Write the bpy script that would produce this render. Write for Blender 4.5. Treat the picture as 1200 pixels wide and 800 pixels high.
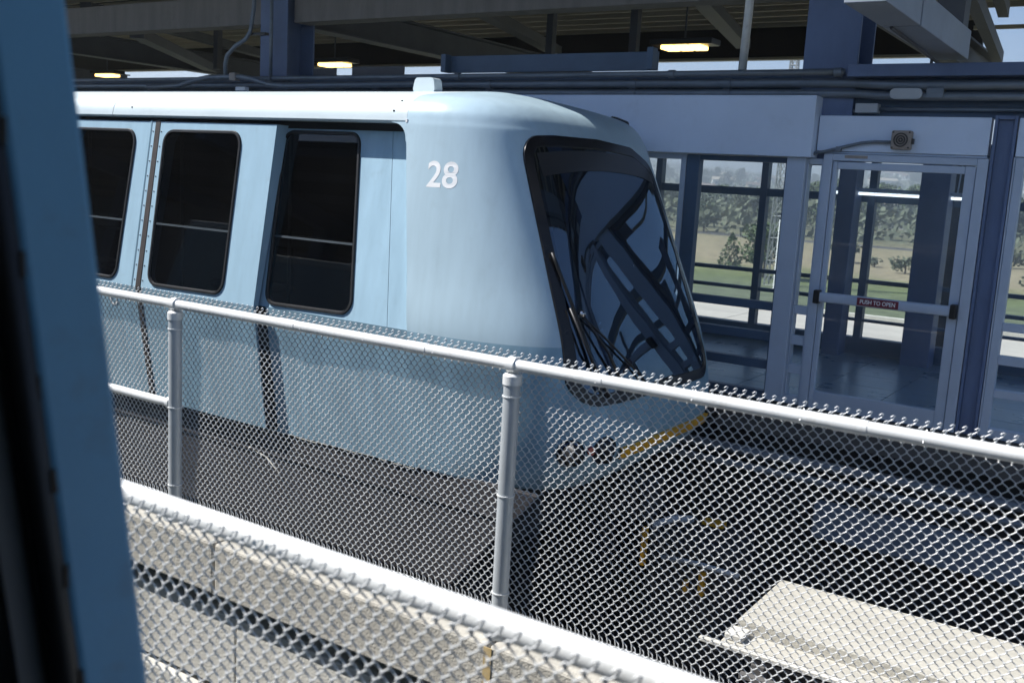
import bpy, bmesh, math, random
import numpy as np
from mathutils import Matrix, Vector, noise

random.seed(7)
for o in list(bpy.data.objects):
    bpy.data.objects.remove(o)
scene = bpy.context.scene
COL = scene.collection

# ------------------------------------------------------------------ camera
cam_d = bpy.data.cameras.new('camera')
cam = bpy.data.objects.new('camera', cam_d)
COL.objects.link(cam)
R = ((0.82852471, 0.13596046, -0.54319569),
     (0.55719462, -0.10402036, 0.82384095),
     (0.05550638, -0.98523831, -0.16193987))
cam.matrix_world = Matrix((
    (R[0][0], -R[0][1], -R[0][2], 0.0),
    (R[1][0], -R[1][1], -R[1][2], 0.0),
    (R[2][0], -R[2][1], -R[2][2], 1.75),
    (0, 0, 0, 1)))
cam_d.sensor_width = 36.0
cam_d.lens = 35.01
cam_d.clip_start = 0.02
cam_d.clip_end = 20000
cam_d.dof.use_dof = True
cam_d.dof.focus_distance = 6.0
cam_d.dof.aperture_fstop = 4.5
scene.camera = cam

# ------------------------------------------------------------------ light
SUN = Vector((1.87, 1.0, -2.5)).normalized()          # travel direction of the sunlight
world = bpy.data.worlds.new('World')
scene.world = world
world.use_nodes = True
nt = world.node_tree
nt.nodes.clear()
out = nt.nodes.new('ShaderNodeOutputWorld')
bg = nt.nodes.new('ShaderNodeBackground')
sky = nt.nodes.new('ShaderNodeTexSky')
sky.sky_type = 'NISHITA'
sky.sun_disc = False
sky.sun_elevation = math.asin(-SUN.z)
sky.sun_rotation = math.atan2(-SUN.x, -SUN.y)
sky.air_density = 1.0
sky.dust_density = 0.0
sky.ozone_density = 8.0
bg.inputs['Strength'].default_value = 0.066
nt.links.new(sky.outputs[0], bg.inputs[0])
nt.links.new(bg.outputs[0], out.inputs[0])
sun_d = bpy.data.lights.new('sun', 'SUN')
sun_d.energy = 5.0
sun_d.angle = math.radians(0.5)
sun_d.color = (1.0, 0.975, 0.94)
sun = bpy.data.objects.new('sun', sun_d)
sun.rotation_euler = (-SUN).to_track_quat('Z', 'Y').to_euler()
sun.location = (-20, -10, 30)
COL.objects.link(sun)
vs = scene.view_settings
vs.view_transform = 'Standard'
vs.look = 'None'
vs.exposure = 0.84
vs.gamma = 1.0
vs.use_curve_mapping = False
scene.render.engine = 'CYCLES'
scene.cycles.max_bounces = 7
scene.cycles.volume_bounces = 0
scene.cycles.transparent_max_bounces = 16
scene.cycles.use_denoising = True

# ------------------------------------------------------------------ materials
def rgb(c, k=1.0):
    return (min(1, c[0] * k), min(1, c[1] * k), min(1, c[2] * k), 1)


def mat(name, col, rough=0.5, metal=0.0, var=0.12, scale=(3, 3, 3), detail=6, fine=0.0,
        fscale=120, spec=0.5, col2=None, spots=None, coat=0.0):
    """painted / mineral surface: two noises for colour drift and wear, a fine noise for relief"""
    m = bpy.data.materials.new(name)
    m.use_nodes = True
    t = m.node_tree
    b = t.nodes['Principled BSDF']
    b.inputs['Roughness'].default_value = rough
    b.inputs['Metallic'].default_value = metal
    b.inputs['Specular IOR Level'].default_value = spec
    if coat:
        b.inputs['Coat Weight'].default_value = coat
        b.inputs['Coat Roughness'].default_value = 0.08
    tc = t.nodes.new('ShaderNodeNewGeometry')
    mp = t.nodes.new('ShaderNodeMapping')
    mp.inputs['Scale'].default_value = scale
    t.links.new(tc.outputs['Position'], mp.inputs['Vector'])
    n1 = t.nodes.new('ShaderNodeTexNoise')
    n1.inputs['Scale'].default_value = 1.0
    n1.inputs['Detail'].default_value = detail
    n1.inputs['Roughness'].default_value = 0.65
    t.links.new(mp.outputs[0], n1.inputs['Vector'])
    r = t.nodes.new('ShaderNodeValToRGB')
    r.color_ramp.elements[0].position = 0.30
    r.color_ramp.elements[1].position = 0.70
    r.color_ramp.elements[0].color = rgb(col2 if col2 else col, 1 - var)
    r.color_ramp.elements[1].color = rgb(col, 1 + var)
    t.links.new(n1.outputs['Fac'], r.inputs['Fac'])
    last = r.outputs['Color']
    if spots:
        sc, amount, scol = spots
        n3 = t.nodes.new('ShaderNodeTexNoise')
        n3.inputs['Scale'].default_value = sc
        n3.inputs['Detail'].default_value = 8
        n3.inputs['Roughness'].default_value = 0.7
        t.links.new(tc.outputs['Position'], n3.inputs['Vector'])
        r3 = t.nodes.new('ShaderNodeValToRGB')
        r3.color_ramp.elements[0].position = 0.56
        r3.color_ramp.elements[1].position = 0.72
        r3.color_ramp.elements[0].color = (0, 0, 0, 1)
        r3.color_ramp.elements[1].color = (amount, amount, amount, 1)
        t.links.new(n3.outputs['Fac'], r3.inputs['Fac'])
        mx = t.nodes.new('ShaderNodeMix')
        mx.data_type = 'RGBA'
        t.links.new(r3.outputs['Color'], mx.inputs['Factor'])
        t.links.new(last, mx.inputs['A'])
        mx.inputs['B'].default_value = rgb(scol)
        last = mx.outputs['Result']
    t.links.new(last, b.inputs['Base Color'])
    # roughness drift
    mr = t.nodes.new('ShaderNodeMapRange')
    mr.inputs['To Min'].default_value = max(0.02, rough - 0.08)
    mr.inputs['To Max'].default_value = min(1.0, rough + 0.10)
    t.links.new(n1.outputs['Fac'], mr.inputs['Value'])
    t.links.new(mr.outputs[0], b.inputs['Roughness'])
    if fine:
        n2 = t.nodes.new('ShaderNodeTexNoise')
        n2.inputs['Scale'].default_value = fscale
        n2.inputs['Detail'].default_value = 4
        t.links.new(tc.outputs['Position'], n2.inputs['Vector'])
        bp = t.nodes.new('ShaderNodeBump')
        bp.inputs['Strength'].default_value = fine
        bp.inputs['Distance'].default_value = 0.01
        t.links.new(n2.outputs['Fac'], bp.inputs['Height'])
        t.links.new(bp.outputs[0], b.inputs['Normal'])
    return m


def glass(name, tint, dirt=0.03, ior=1.5, dirtcol=(0.5, 0.5, 0.48), gcol=(0.9, 0.9, 0.9), wave=0.0):
    m = bpy.data.materials.new(name)
    m.use_nodes = True
    t = m.node_tree
    t.nodes.clear()
    o = t.nodes.new('ShaderNodeOutputMaterial')
    tr = t.nodes.new('ShaderNodeBsdfTransparent')
    tr.inputs[0].default_value = rgb(tint)
    gl = t.nodes.new('ShaderNodeBsdfGlossy')
    gl.inputs['Roughness'].default_value = 0.015
    gl.inputs['Color'].default_value = rgb(gcol)
    fr = t.nodes.new('ShaderNodeFresnel')
    gb = t.nodes.new('ShaderNodeNewGeometry')
    io = t.nodes.new('ShaderNodeMapRange')
    io.inputs['To Min'].default_value = ior
    io.inputs['To Max'].default_value = 1.0 / ior
    t.links.new(gb.outputs['Backfacing'], io.inputs['Value'])
    t.links.new(io.outputs[0], fr.inputs['IOR'])
    mx = t.nodes.new('ShaderNodeMixShader')
    t.links.new(fr.outputs[0], mx.inputs[0])
    t.links.new(tr.outputs[0], mx.inputs[1])
    t.links.new(gl.outputs[0], mx.inputs[2])
    if wave:
        wn = t.nodes.new('ShaderNodeTexNoise')
        wn.inputs['Scale'].default_value = 1.6
        wn.inputs['Detail'].default_value = 1
        t.links.new(gb.outputs['Position'], wn.inputs['Vector'])
        wb = t.nodes.new('ShaderNodeBump')
        wb.inputs['Strength'].default_value = wave
        wb.inputs['Distance'].default_value = 0.3
        t.links.new(wn.outputs['Fac'], wb.inputs['Height'])
        t.links.new(wb.outputs[0], gl.inputs['Normal'])
    df = t.nodes.new('ShaderNodeBsdfDiffuse')
    df.inputs[0].default_value = rgb(dirtcol)
    ns = t.nodes.new('ShaderNodeTexNoise')
    ns.inputs['Scale'].default_value = 2.5
    ns.inputs['Detail'].default_value = 8
    ge = t.nodes.new('ShaderNodeNewGeometry')
    t.links.new(ge.outputs['Position'], ns.inputs['Vector'])
    mr = t.nodes.new('ShaderNodeMapRange')
    mr.inputs['From Min'].default_value = 0.3
    mr.inputs['From Max'].default_value = 0.75
    mr.inputs['To Min'].default_value = dirt * 0.3
    mr.inputs['To Max'].default_value = dirt * 1.8
    t.links.new(ns.outputs['Fac'], mr.inputs['Value'])
    m2 = t.nodes.new('ShaderNodeMixShader')
    t.links.new(mr.outputs[0], m2.inputs[0])
    t.links.new(mx.outputs[0], m2.inputs[1])
    t.links.new(df.outputs[0], m2.inputs[2])
    t.links.new(m2.outputs[0], o.inputs[0])
    return m


def emit(name, col, strength):
    m = bpy.data.materials.new(name)
    m.use_nodes = True
    b = m.node_tree.nodes['Principled BSDF']
    b.inputs['Base Color'].default_value = rgb(col)
    b.inputs['Emission Color'].default_value = rgb(col)
    b.inputs['Emission Strength'].default_value = strength
    return m


M = {}
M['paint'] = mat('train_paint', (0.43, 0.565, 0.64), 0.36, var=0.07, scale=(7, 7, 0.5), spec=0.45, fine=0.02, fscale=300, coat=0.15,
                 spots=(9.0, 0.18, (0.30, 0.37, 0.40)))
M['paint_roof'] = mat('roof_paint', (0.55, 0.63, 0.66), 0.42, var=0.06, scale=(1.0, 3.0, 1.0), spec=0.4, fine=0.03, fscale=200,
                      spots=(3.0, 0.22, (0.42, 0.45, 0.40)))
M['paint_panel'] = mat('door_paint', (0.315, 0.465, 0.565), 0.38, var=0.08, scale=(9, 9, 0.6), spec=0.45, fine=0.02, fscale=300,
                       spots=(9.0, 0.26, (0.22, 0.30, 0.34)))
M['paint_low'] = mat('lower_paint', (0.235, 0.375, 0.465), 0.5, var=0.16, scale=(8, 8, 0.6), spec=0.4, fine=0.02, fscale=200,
                     spots=(3.0, 0.35, (0.22, 0.26, 0.26)))  # body paint in a darker tone, mostly below the waist crease
M['jamb'] = mat('jamb_paint', (0.115, 0.32, 0.52), 0.5, var=0.06, scale=(6, 6, 3), fine=0.04, fscale=160, spots=(14, 0.3, (0.12, 0.17, 0.2)))
M['rubber'] = mat('black_rubber', (0.012, 0.012, 0.013), 0.45, var=0.3, scale=(8, 8, 8), spec=0.4)
M['frit'] = mat('black_border', (0.010, 0.010, 0.012), 0.22, var=0.3, scale=(4, 4, 4), spec=0.4)
M['transom'] = mat('transom_grey', (0.03, 0.042, 0.052), 0.5, var=0.1)
M['visor'] = mat('visor_grey', (0.028, 0.028, 0.030), 0.3, var=0.2, scale=(6, 6, 6))
M['seal'] = mat('brown_seal', (0.035, 0.028, 0.026), 0.6, var=0.3, scale=(10, 10, 10))
M['skirt'] = mat('dirty_skirt', (0.022, 0.020, 0.022), 0.75, var=0.25, scale=(1.6, 1.6, 3.0), fine=0.3, fscale=60,
                 spots=(4.0, 0.5, (0.045, 0.037, 0.031)))
M['under'] = mat('underframe', (0.02, 0.02, 0.022), 0.8, var=0.3)
M['tint'] = glass('tinted_glass', (0.16, 0.17, 0.185), dirt=0.004, ior=1.45, dirtcol=(0.3, 0.3, 0.3))
M['screen'] = glass('windscreen_glass', (0.16, 0.17, 0.19), dirt=0.005, ior=2.2, dirtcol=(0.3, 0.35, 0.4), gcol=(0.62, 0.80, 1.0), wave=0.015)
M['pane'] = glass('station_glass', (0.93, 0.97, 0.97), dirt=0.07, ior=1.45, dirtcol=(0.55, 0.6, 0.66))
M['white'] = mat('white_vinyl', (0.88, 0.88, 0.87), 0.4, var=0.03)
M['yellow'] = mat('yellow_paint', (0.78, 0.38, 0.02), 0.5, var=0.15, scale=(20, 20, 20), spots=(16, 0.5, (0.2, 0.13, 0.04)))
M['yellow_worn'] = mat('worn_sealant', (0.46, 0.34, 0.16), 0.7, var=0.2, scale=(20, 20, 20), spots=(14, 0.6, (0.40, 0.37, 0.30)))
M['steel_dk'] = mat('dark_metal', (0.03, 0.03, 0.032), 0.4, metal=0.3, var=0.2)
M['chrome'] = mat('bright_metal', (0.6, 0.6, 0.6), 0.2, metal=1.0, var=0.05)
M['red_lens'] = mat('red_lens', (0.35, 0.02, 0.02), 0.15, var=0.1)
M['blue_lens'] = mat('blue_lens', (0.06, 0.17, 0.42), 0.1, var=0.2, spec=0.8)
M['interior'] = mat('car_interior', (0.10, 0.11, 0.12), 0.6, var=0.1)
M['interior_light'] = mat('car_lining', (0.22, 0.24, 0.25), 0.6, var=0.06)
M['galv'] = mat('galvanised_wire', (0.66, 0.67, 0.67), 0.42, metal=0.3, var=0.10, scale=(40, 40, 40), spec=0.5)
M['rail'] = mat('galvanised_pipe', (0.72, 0.73, 0.72), 0.42, metal=0.15, var=0.07, scale=(5, 20, 20), fine=0.05, fscale=250,
                spots=(14, 0.45, (0.42, 0.39, 0.35)))
M['post'] = mat('galvanised_post', (0.46, 0.49, 0.51), 0.45, metal=0.25, var=0.10, scale=(20, 20, 5), fine=0.05, fscale=250)
M['conc_beige'] = mat('parapet_concrete', (0.43, 0.405, 0.35), 0.85, var=0.14, scale=(5, 5, 1.2), fine=0.5, fscale=90,
                      spots=(2.6, 0.5, (0.26, 0.235, 0.20)))
M['conc_light'] = mat('girder_concrete', (0.55, 0.53, 0.475), 0.85, var=0.12, scale=(4, 4, 1.0), fine=0.4, fscale=90,
                      spots=(3, 0.5, (0.36, 0.34, 0.29)))
M['conc_mid'] = mat('deck_concrete', (0.36, 0.35, 0.32), 0.9, var=0.12, scale=(0.5, 2, 1))
M['conc_old'] = mat('old_concrete', (0.24, 0.235, 0.225), 0.9, var=0.15, scale=(2, 2, 2), fine=0.3, fscale=60)
M['conc_slab'] = mat('running_slab', (0.42, 0.40, 0.345), 0.85, var=0.2, scale=(1.2, 9, 2), fine=0.4, fscale=70,
                     spots=(4, 0.35, (0.33, 0.31, 0.27)))
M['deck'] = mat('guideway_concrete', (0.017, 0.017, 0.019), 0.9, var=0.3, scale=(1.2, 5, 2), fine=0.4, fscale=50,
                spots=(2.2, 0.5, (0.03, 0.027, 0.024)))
M['fascia_dk'] = mat('platform_fascia', (0.10, 0.095, 0.09), 0.85, var=0.2, scale=(2, 2, 2), fine=0.3, fscale=50)
M['fascia_blue'] = mat('tray_cover', (0.22, 0.26, 0.31), 0.6, var=0.12, scale=(2, 2, 2), spots=(4, 0.3, (0.10, 0.13, 0.17)))
M['alu'] = mat('grey_aluminium', (0.47, 0.545, 0.66), 0.45, metal=0.1, var=0.05, scale=(1.5, 1.5, 3), fine=0.02, fscale=200,
               spots=(7, 0.12, (0.28, 0.29, 0.3)))
M['alu_hdr'] = mat('header_panel', (0.66, 0.76, 0.92), 0.42, metal=0.1, var=0.05, scale=(1.2, 1.2, 1.2), fine=0.02, fscale=200,
                   spots=(4, 0.12, (0.33, 0.36, 0.4)))
M['blue_steel'] = mat('blue_steel', (0.115, 0.165, 0.29), 0.5, var=0.14, scale=(3, 3, 1.2), fine=0.08, fscale=120,
                      spots=(5, 0.3, (0.05, 0.075, 0.13)))
M['blue_dark'] = mat('blue_frame', (0.065, 0.11, 0.18), 0.45, var=0.12, scale=(3, 3, 3))
M['grey_beam'] = mat('grey_beam', (0.27, 0.30, 0.35), 0.55, var=0.12, scale=(3, 3, 3), spots=(4, 0.35, (0.17, 0.17, 0.18)))
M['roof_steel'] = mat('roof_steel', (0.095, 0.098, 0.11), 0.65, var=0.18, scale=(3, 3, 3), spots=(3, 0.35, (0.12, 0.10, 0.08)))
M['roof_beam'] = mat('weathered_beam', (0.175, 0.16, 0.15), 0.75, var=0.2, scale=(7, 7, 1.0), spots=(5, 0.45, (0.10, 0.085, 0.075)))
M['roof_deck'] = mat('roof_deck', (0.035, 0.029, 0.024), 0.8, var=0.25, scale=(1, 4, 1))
M['purlin'] = mat('purlin_steel', (0.50, 0.44, 0.34), 0.6, var=0.15, scale=(1, 3, 1))
M['pipe'] = mat('conduit_steel', (0.17, 0.20, 0.235), 0.45, metal=0.35, var=0.18, scale=(4, 10, 10), spots=(6, 0.4, (0.09, 0.11, 0.14)))
M['box_grey'] = mat('junction_grey', (0.42, 0.45, 0.48), 0.5, var=0.08)
M['tan'] = mat('tan_plastic', (0.33, 0.28, 0.24), 0.55, var=0.1, scale=(20, 20, 20))
M['tan_dark'] = mat('horn_recess', (0.05, 0.045, 0.04), 0.6, var=0.1)
M['sign_red'] = mat('maroon_label', (0.17, 0.012, 0.03), 0.4, var=0.05)
M['tile'] = mat('platform_tile', (0.15, 0.26, 0.38), 0.28, var=0.18, scale=(2, 2, 2), spots=(6, 0.3, (0.08, 0.10, 0.13)))
M['grout'] = mat('tile_grout', (0.05, 0.055, 0.06), 0.8, var=0.1)
M['lamp_on'] = emit('lamp_on', (1.0, 0.66, 0.20), 2.6)
M['leaf_a'] = mat('leaf_dark', (0.065, 0.09, 0.045), 0.7, var=0.25, scale=(0.4, 0.4, 0.4))
M['leaf_b'] = mat('leaf_mid', (0.08, 0.115, 0.045), 0.7, var=0.4, scale=(0.4, 0.4, 0.4))
M['leaf_c'] = mat('leaf_grey', (0.10, 0.115, 0.07), 0.7, var=0.35, scale=(0.4, 0.4, 0.4))
M['bark'] = mat('bark', (0.09, 0.07, 0.055), 0.9, var=0.3)
M['house_w'] = mat('house_white', (0.62, 0.60, 0.56), 0.8, var=0.08)
M['house_t'] = mat('house_tan', (0.45, 0.38, 0.30), 0.8, var=0.1)
M['house_roof'] = mat('house_roof', (0.18, 0.12, 0.09), 0.85, var=0.2)
M['hill'] = mat('hill_scrub', (0.135, 0.125, 0.075), 0.95, var=0.35, scale=(0.006, 0.006, 0.006), col2=(0.075, 0.088, 0.045), detail=10)
M['pylon'] = mat('pylon_steel', (0.27, 0.28, 0.28), 0.5, metal=0.2, var=0.08)
M['road'] = mat('asphalt', (0.06, 0.06, 0.062), 0.9, var=0.2)


def ground_material():
    m = bpy.data.materials.new('ground_grass')
    m.use_nodes = True
    t = m.node_tree
    b = t.nodes['Principled BSDF']
    b.inputs['Roughness'].default_value = 0.95
    g = t.nodes.new('ShaderNodeNewGeometry')
    s = t.nodes.new('ShaderNodeSeparateXYZ')
    t.links.new(g.outputs['Position'], s.inputs[0])
    n = t.nodes.new('ShaderNodeTexNoise')
    n.inputs['Scale'].default_value = 0.03
    n.inputs['Detail'].default_value = 8
    t.links.new(g.outputs['Position'], n.inputs['Vector'])
    ma = t.nodes.new('ShaderNodeMath')
    ma.operation = 'MULTIPLY_ADD'
    ma.inputs[1].default_value = 60.0
    t.links.new(n.outputs['Fac'], ma.inputs[0])
    t.links.new(s.outputs['Y'], ma.inputs[2])
    mr = t.nodes.new('ShaderNodeMapRange')
    mr.inputs['From Min'].default_value = 60
    mr.inputs['From Max'].default_value = 460
    t.links.new(ma.outputs[0], mr.inputs['Value'])
    r = t.nodes.new('ShaderNodeValToRGB')
    e = r.color_ramp.elements
    e[0].position = 0.0
    e[0].color = (0.10, 0.12, 0.06, 1)
    e[1].position = 1.0
    e[1].color = (0.13, 0.12, 0.07, 1)
    for p, c in ((0.13, (0.12, 0.14, 0.09, 1)), (0.20, (0.12, 0.15, 0.05, 1)), (0.245, (0.17, 0.18, 0.07, 1)),
                 (0.27, (0.29, 0.24, 0.15, 1)), (0.40, (0.26, 0.22, 0.13, 1)), (0.52, (0.15, 0.15, 0.08, 1))):
        k = e.new(p)
        k.color = c
    t.links.new(mr.outputs[0], r.inputs['Fac'])
    n2 = t.nodes.new('ShaderNodeTexNoise')
    n2.inputs['Scale'].default_value = 0.6
    n2.inputs['Detail'].default_value = 8
    t.links.new(g.outputs['Position'], n2.inputs['Vector'])
    mx = t.nodes.new('ShaderNodeMix')
    mx.data_type = 'RGBA'
    mx.blend_type = 'MULTIPLY'
    mx.inputs['Factor'].default_value = 0.6
    r2 = t.nodes.new('ShaderNodeValToRGB')
    r2.color_ramp.elements[0].position = 0.35
    r2.color_ramp.elements[0].color = (0.45, 0.45, 0.45, 1)
    r2.color_ramp.elements[1].position = 0.65
    t.links.new(n2.outputs['Fac'], r2.inputs['Fac'])
    t.links.new(r.outputs['Color'], mx.inputs['A'])
    t.links.new(r2.outputs['Color'], mx.inputs['B'])
    t.links.new(mx.outputs['Result'], b.inputs['Base Color'])
    return m


M['ground'] = ground_material()

# ------------------------------------------------------------------ mesh helpers
class MB:
    def __init__(self):
        self.v = []
        self.f = []

    def quad_faces(self, base, fs):
        self.f += [tuple(base + i for i in f) for f in fs]

    def box(self, x0, x1, y0, y1, z0, z1):
        b = len(self.v)
        self.v += [(x0, y0, z0), (x1, y0, z0), (x1, y1, z0), (x0, y1, z0),
                   (x0, y0, z1), (x1, y0, z1), (x1, y1, z1), (x0, y1, z1)]
        self.quad_faces(b, [(0, 3, 2, 1), (4, 5, 6, 7), (0, 1, 5, 4), (1, 2, 6, 5), (2, 3, 7, 6), (3, 0, 4, 7)])
        return self

    def hexa(self, pts):
        """eight corners: four of the bottom loop then four of the top loop"""
        b = len(self.v)
        self.v += [tuple(p) for p in pts]
        self.quad_faces(b, [(0, 3, 2, 1), (4, 5, 6, 7), (0, 1, 5, 4), (1, 2, 6, 5), (2, 3, 7, 6), (3, 0, 4, 7)])
        return self

    def beam(self, p, q, w, h):
        """rectangular bar from p to q, w sideways, h upwards"""
        p = Vector(p)
        q = Vector(q)
        d = (q - p).normalized()
        up = Vector((0, 0, 1)) if abs(d.z) < 0.95 else Vector((0, 1, 0))
        s = d.cross(up).normalized() * (w / 2)
        u = s.cross(d).normalized() * (h / 2)
        pts = []
        for c in (p, q):
            pts += [c - s - u, c + s - u, c + s + u, c - s + u]
        self.hexa(pts)
        return self

    def tube(self, path, r, n=12, cap=True):
        path = [Vector(p) for p in path]
        b = len(self.v)
        prev = None
        for i, p in enumerate(path):
            if i == 0:
                d = path[1] - path[0]
            elif i == len(path) - 1:
                d = path[-1] - path[-2]
            else:
                d = (path[i + 1] - path[i]).normalized() + (path[i] - path[i - 1]).normalized()
            d.normalize()
            if prev is None:
                a = Vector((0, 0, 1)) if abs(d.z) < 0.9 else Vector((1, 0, 0))
                s = d.cross(a).normalized()
            else:
                s = (prev - d * prev.dot(d)).normalized()
            prev = s
            t = d.cross(s)
            rr = r[i] if isinstance(r, (list, tuple)) else r
            for k in range(n):
                a = 2 * math.pi * k / n
                self.v.append(tuple(p + s * (rr * math.cos(a)) + t * (rr * math.sin(a))))
        for i in range(len(path) - 1):
            for k in range(n):
                k2 = (k + 1) % n
                self.f.append((b + i * n + k, b + i * n + k2, b + (i + 1) * n + k2, b + (i + 1) * n + k))
        if cap:
            self.f.append(tuple(b + k for k in reversed(range(n))))
            e = b + (len(path) - 1) * n
            self.f.append(tuple(e + k for k in range(n)))
        return self

    def grid(self, rows, close=False):
        b = len(self.v)
        n = len(rows[0])
        for r in rows:
            self.v += [tuple(p) for p in r]
        for i in range(len(rows) - 1):
            for k in range(n if close else n - 1):
                k2 = (k + 1) % n
                self.f.append((b + i * n + k, b + i * n + k2, b + (i + 1) * n + k2, b + (i + 1) * n + k))
        return self

    def prism(self, loop, off):
        """closed planar loop of points extruded by the vector off"""
        b = len(self.v)
        n = len(loop)
        self.v += [tuple(p) for p in loop] + [tuple(Vector(p) + Vector(off)) for p in loop]
        self.f.append(tuple(b + i for i in range(n)))
        self.f.append(tuple(b + n + i for i in reversed(range(n))))
        for i in range(n):
            j = (i + 1) % n
            self.f.append((b + j, b + i, b + n + i, b + n + j))
        return self

    def build(self, name, m, parent=None, smooth=False, bevel=0.0, loc=None):
        me = bpy.data.meshes.new(name)
        me.from_pydata(self.v, [], self.f)
        bm = bmesh.new()
        bm.from_mesh(me)
        bmesh.ops.recalc_face_normals(bm, faces=bm.faces)
        bm.to_mesh(me)
        bm.free()
        me.materials.append(M[m] if isinstance(m, str) else m)
        o = bpy.data.objects.new(name, me)
        COL.objects.link(o)
        if parent:
            o.parent = parent
            o.matrix_parent_inverse = parent.matrix_basis.inverted()
        if smooth:
            me.polygons.foreach_set('use_smooth', [True] * len(me.polygons))
            if smooth == 'auto':
                me.set_sharp_from_angle(angle=math.radians(40))
        if bevel:
            bv = o.modifiers.new('bevel', 'BEVEL')
            bv.width = bevel
            bv.segments = 2
            bv.limit_method = 'ANGLE'
        return o


def tag(o, label=None, cat=None, group=None, kind=None):
    if label:
        o['label'] = label
    if cat:
        o['category'] = cat
    if group:
        o['group'] = group
    if kind:
        o['kind'] = kind
    return o


def thing(name, loc, label, cat, group=None):
    o = bpy.data.objects.new(name, None)
    o.empty_display_size = 0.2
    o.location = loc
    COL.objects.link(o)
    return tag(o, label, cat, group)


def box(name, m, parent, x0, x1, y0, y1, z0, z1, bevel=0.0):
    return MB().box(x0, x1, y0, y1, z0, z1).build(name, m, parent, bevel=bevel)


def rloop(corners, r, n=6):
    """rounded polygon in 2-D"""
    pts = []
    k = len(corners)
    for i in range(k):
        p = Vector(corners[i])
        a = (Vector(corners[i - 1]) - p)
        c = (Vector(corners[(i + 1) % k]) - p)
        la, lc = a.length, c.length
        a.normalize()
        c.normalize()
        ang = a.angle(c)
        d = min(r / math.tan(ang / 2), la * 0.49, lc * 0.49)
        rr = d * math.tan(ang / 2)
        bis = (a + c).normalized()
        cen = p + bis * (rr / math.sin(ang / 2))
        s = p + a * d - cen
        e = p + c * d - cen
        a0 = math.atan2(s.y, s.x)
        a1 = math.atan2(e.y, e.x)
        da = (a1 - a0 + math.pi) % (2 * math.pi) - math.pi
        for j in range(n + 1):
            t = a0 + da * j / n
            pts.append((cen.x + rr * math.cos(t), cen.y + rr * math.sin(t)))
    return pts


def inset(loop, d):
    """offset a 2-D loop towards its inside by d"""
    n = len(loop)
    area = sum(loop[i][0] * loop[(i + 1) % n][1] - loop[(i + 1) % n][0] * loop[i][1] for i in range(n))
    sg = 1 if area > 0 else -1
    res = []
    for i in range(n):
        p0, p1, p2 = Vector(loop[i - 1]), Vector(loop[i]), Vector(loop[(i + 1) % n])
        t = (p2 - p0).normalized()
        res.append((p1.x - t.y * d * sg, p1.y + t.x * d * sg))
    return res


def holed(name, m, parent, outer, inners, f, smooth=False, thick=None):
    """flat panel with openings: 2-D loops mapped into space by f; thick = (f2) for a rear face joined at the rims"""
    bm = bmesh.new()
    eds = []
    loops = []
    for lp in [outer] + inners:
        vv = [bm.verts.new(f(*p)) for p in lp]
        loops.append(vv)
        for i in range(len(vv)):
            eds.append(bm.edges.new((vv[i], vv[(i + 1) % len(vv)])))
    bmesh.ops.triangle_fill(bm, use_beauty=True, use_dissolve=False, edges=eds)
    if thick:
        for lp, vv in zip([outer] + inners, loops):
            ww = [bm.verts.new(thick(*p)) for p in lp]
            n = len(vv)
            for i in range(n):
                j = (i + 1) % n
                bm.faces.new((vv[i], vv[j], ww[j], ww[i]))
    bmesh.ops.recalc_face_normals(bm, faces=bm.faces)
    me = bpy.data.meshes.new(name)
    bm.to_mesh(me)
    bm.free()
    me.materials.append(M[m])
    o = bpy.data.objects.new(name, me)
    COL.objects.link(o)
    o.parent = parent
    if parent:
        o.matrix_parent_inverse = parent.matrix_basis.inverted()
    return o


def text_mesh(name, txt, size, m, parent, f, align='LEFT', bold=0.0, spacing=1.0, xs=1.0):
    """lettering as a thin mesh; f maps the flat (u, v) of the glyphs into space"""
    cu = bpy.data.curves.new(name, 'FONT')
    cu.body = txt
    cu.size = size
    cu.align_x = align
    cu.offset = bold
    cu.space_character = spacing
    cu.resolution_u = 6
    tmp = bpy.data.objects.new(name, cu)
    COL.objects.link(tmp)
    dg = bpy.context.evaluated_depsgraph_get()
    me = bpy.data.meshes.new_from_object(tmp.evaluated_get(dg))
    bpy.data.objects.remove(tmp)
    for v in me.vertices:
        v.co = Vector(f(v.co.x * xs, v.co.y))
    me.materials.clear()
    me.materials.append(M[m])
    me.name = name
    o = bpy.data.objects.new(name, me)
    COL.objects.link(o)
    if parent:
        o.parent = parent
        o.matrix_parent_inverse = parent.matrix_basis.inverted()
    return o

# ================================================================== SETTING: ground, hills, sky is the world
def hill_h(x, y):
    r = math.hypot(x, y)
    a = math.atan2(x, y)
    t = min(1, max(0, (r - 620) / 1900))
    s = t * t * (3 - 2 * t)
    ridge = 0.72 + 0.30 * noise.noise(Vector((a * 5.0 + 3.1, 0.3, 0))) + 0.16 * noise.noise(Vector((a * 17.0, 2.3, 0)))
    und = noise.noise(Vector((x / 240, y / 240, 0.5))) * 9 * s
    return -8.6 + 86 * s * ridge + und


b = MB()
S = 4400
b.v = [(-S, -S, -8), (S, -S, -8), (S, S, -8), (-S, S, -8)]
b.f = [(0, 1, 2, 3)]
tag(b.build('ground', 'ground'), kind='structure')
rows = []
for i in range(60):
    r = 600 + (3600 - 600) * (i / 59) ** 1.3
    rows.append([(r * math.sin(a), r * math.cos(a), hill_h(r * math.sin(a), r * math.cos(a)))
                 for a in [math.radians(-75 + 130 * k / 150) for k in range(151)]])
tag(MB().grid(rows).build('hills', 'hill', smooth=True), kind='structure')
tag(box('road', 'road', None, -400, 300, 205, 214, -8.0, -7.99), kind='structure')


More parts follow.
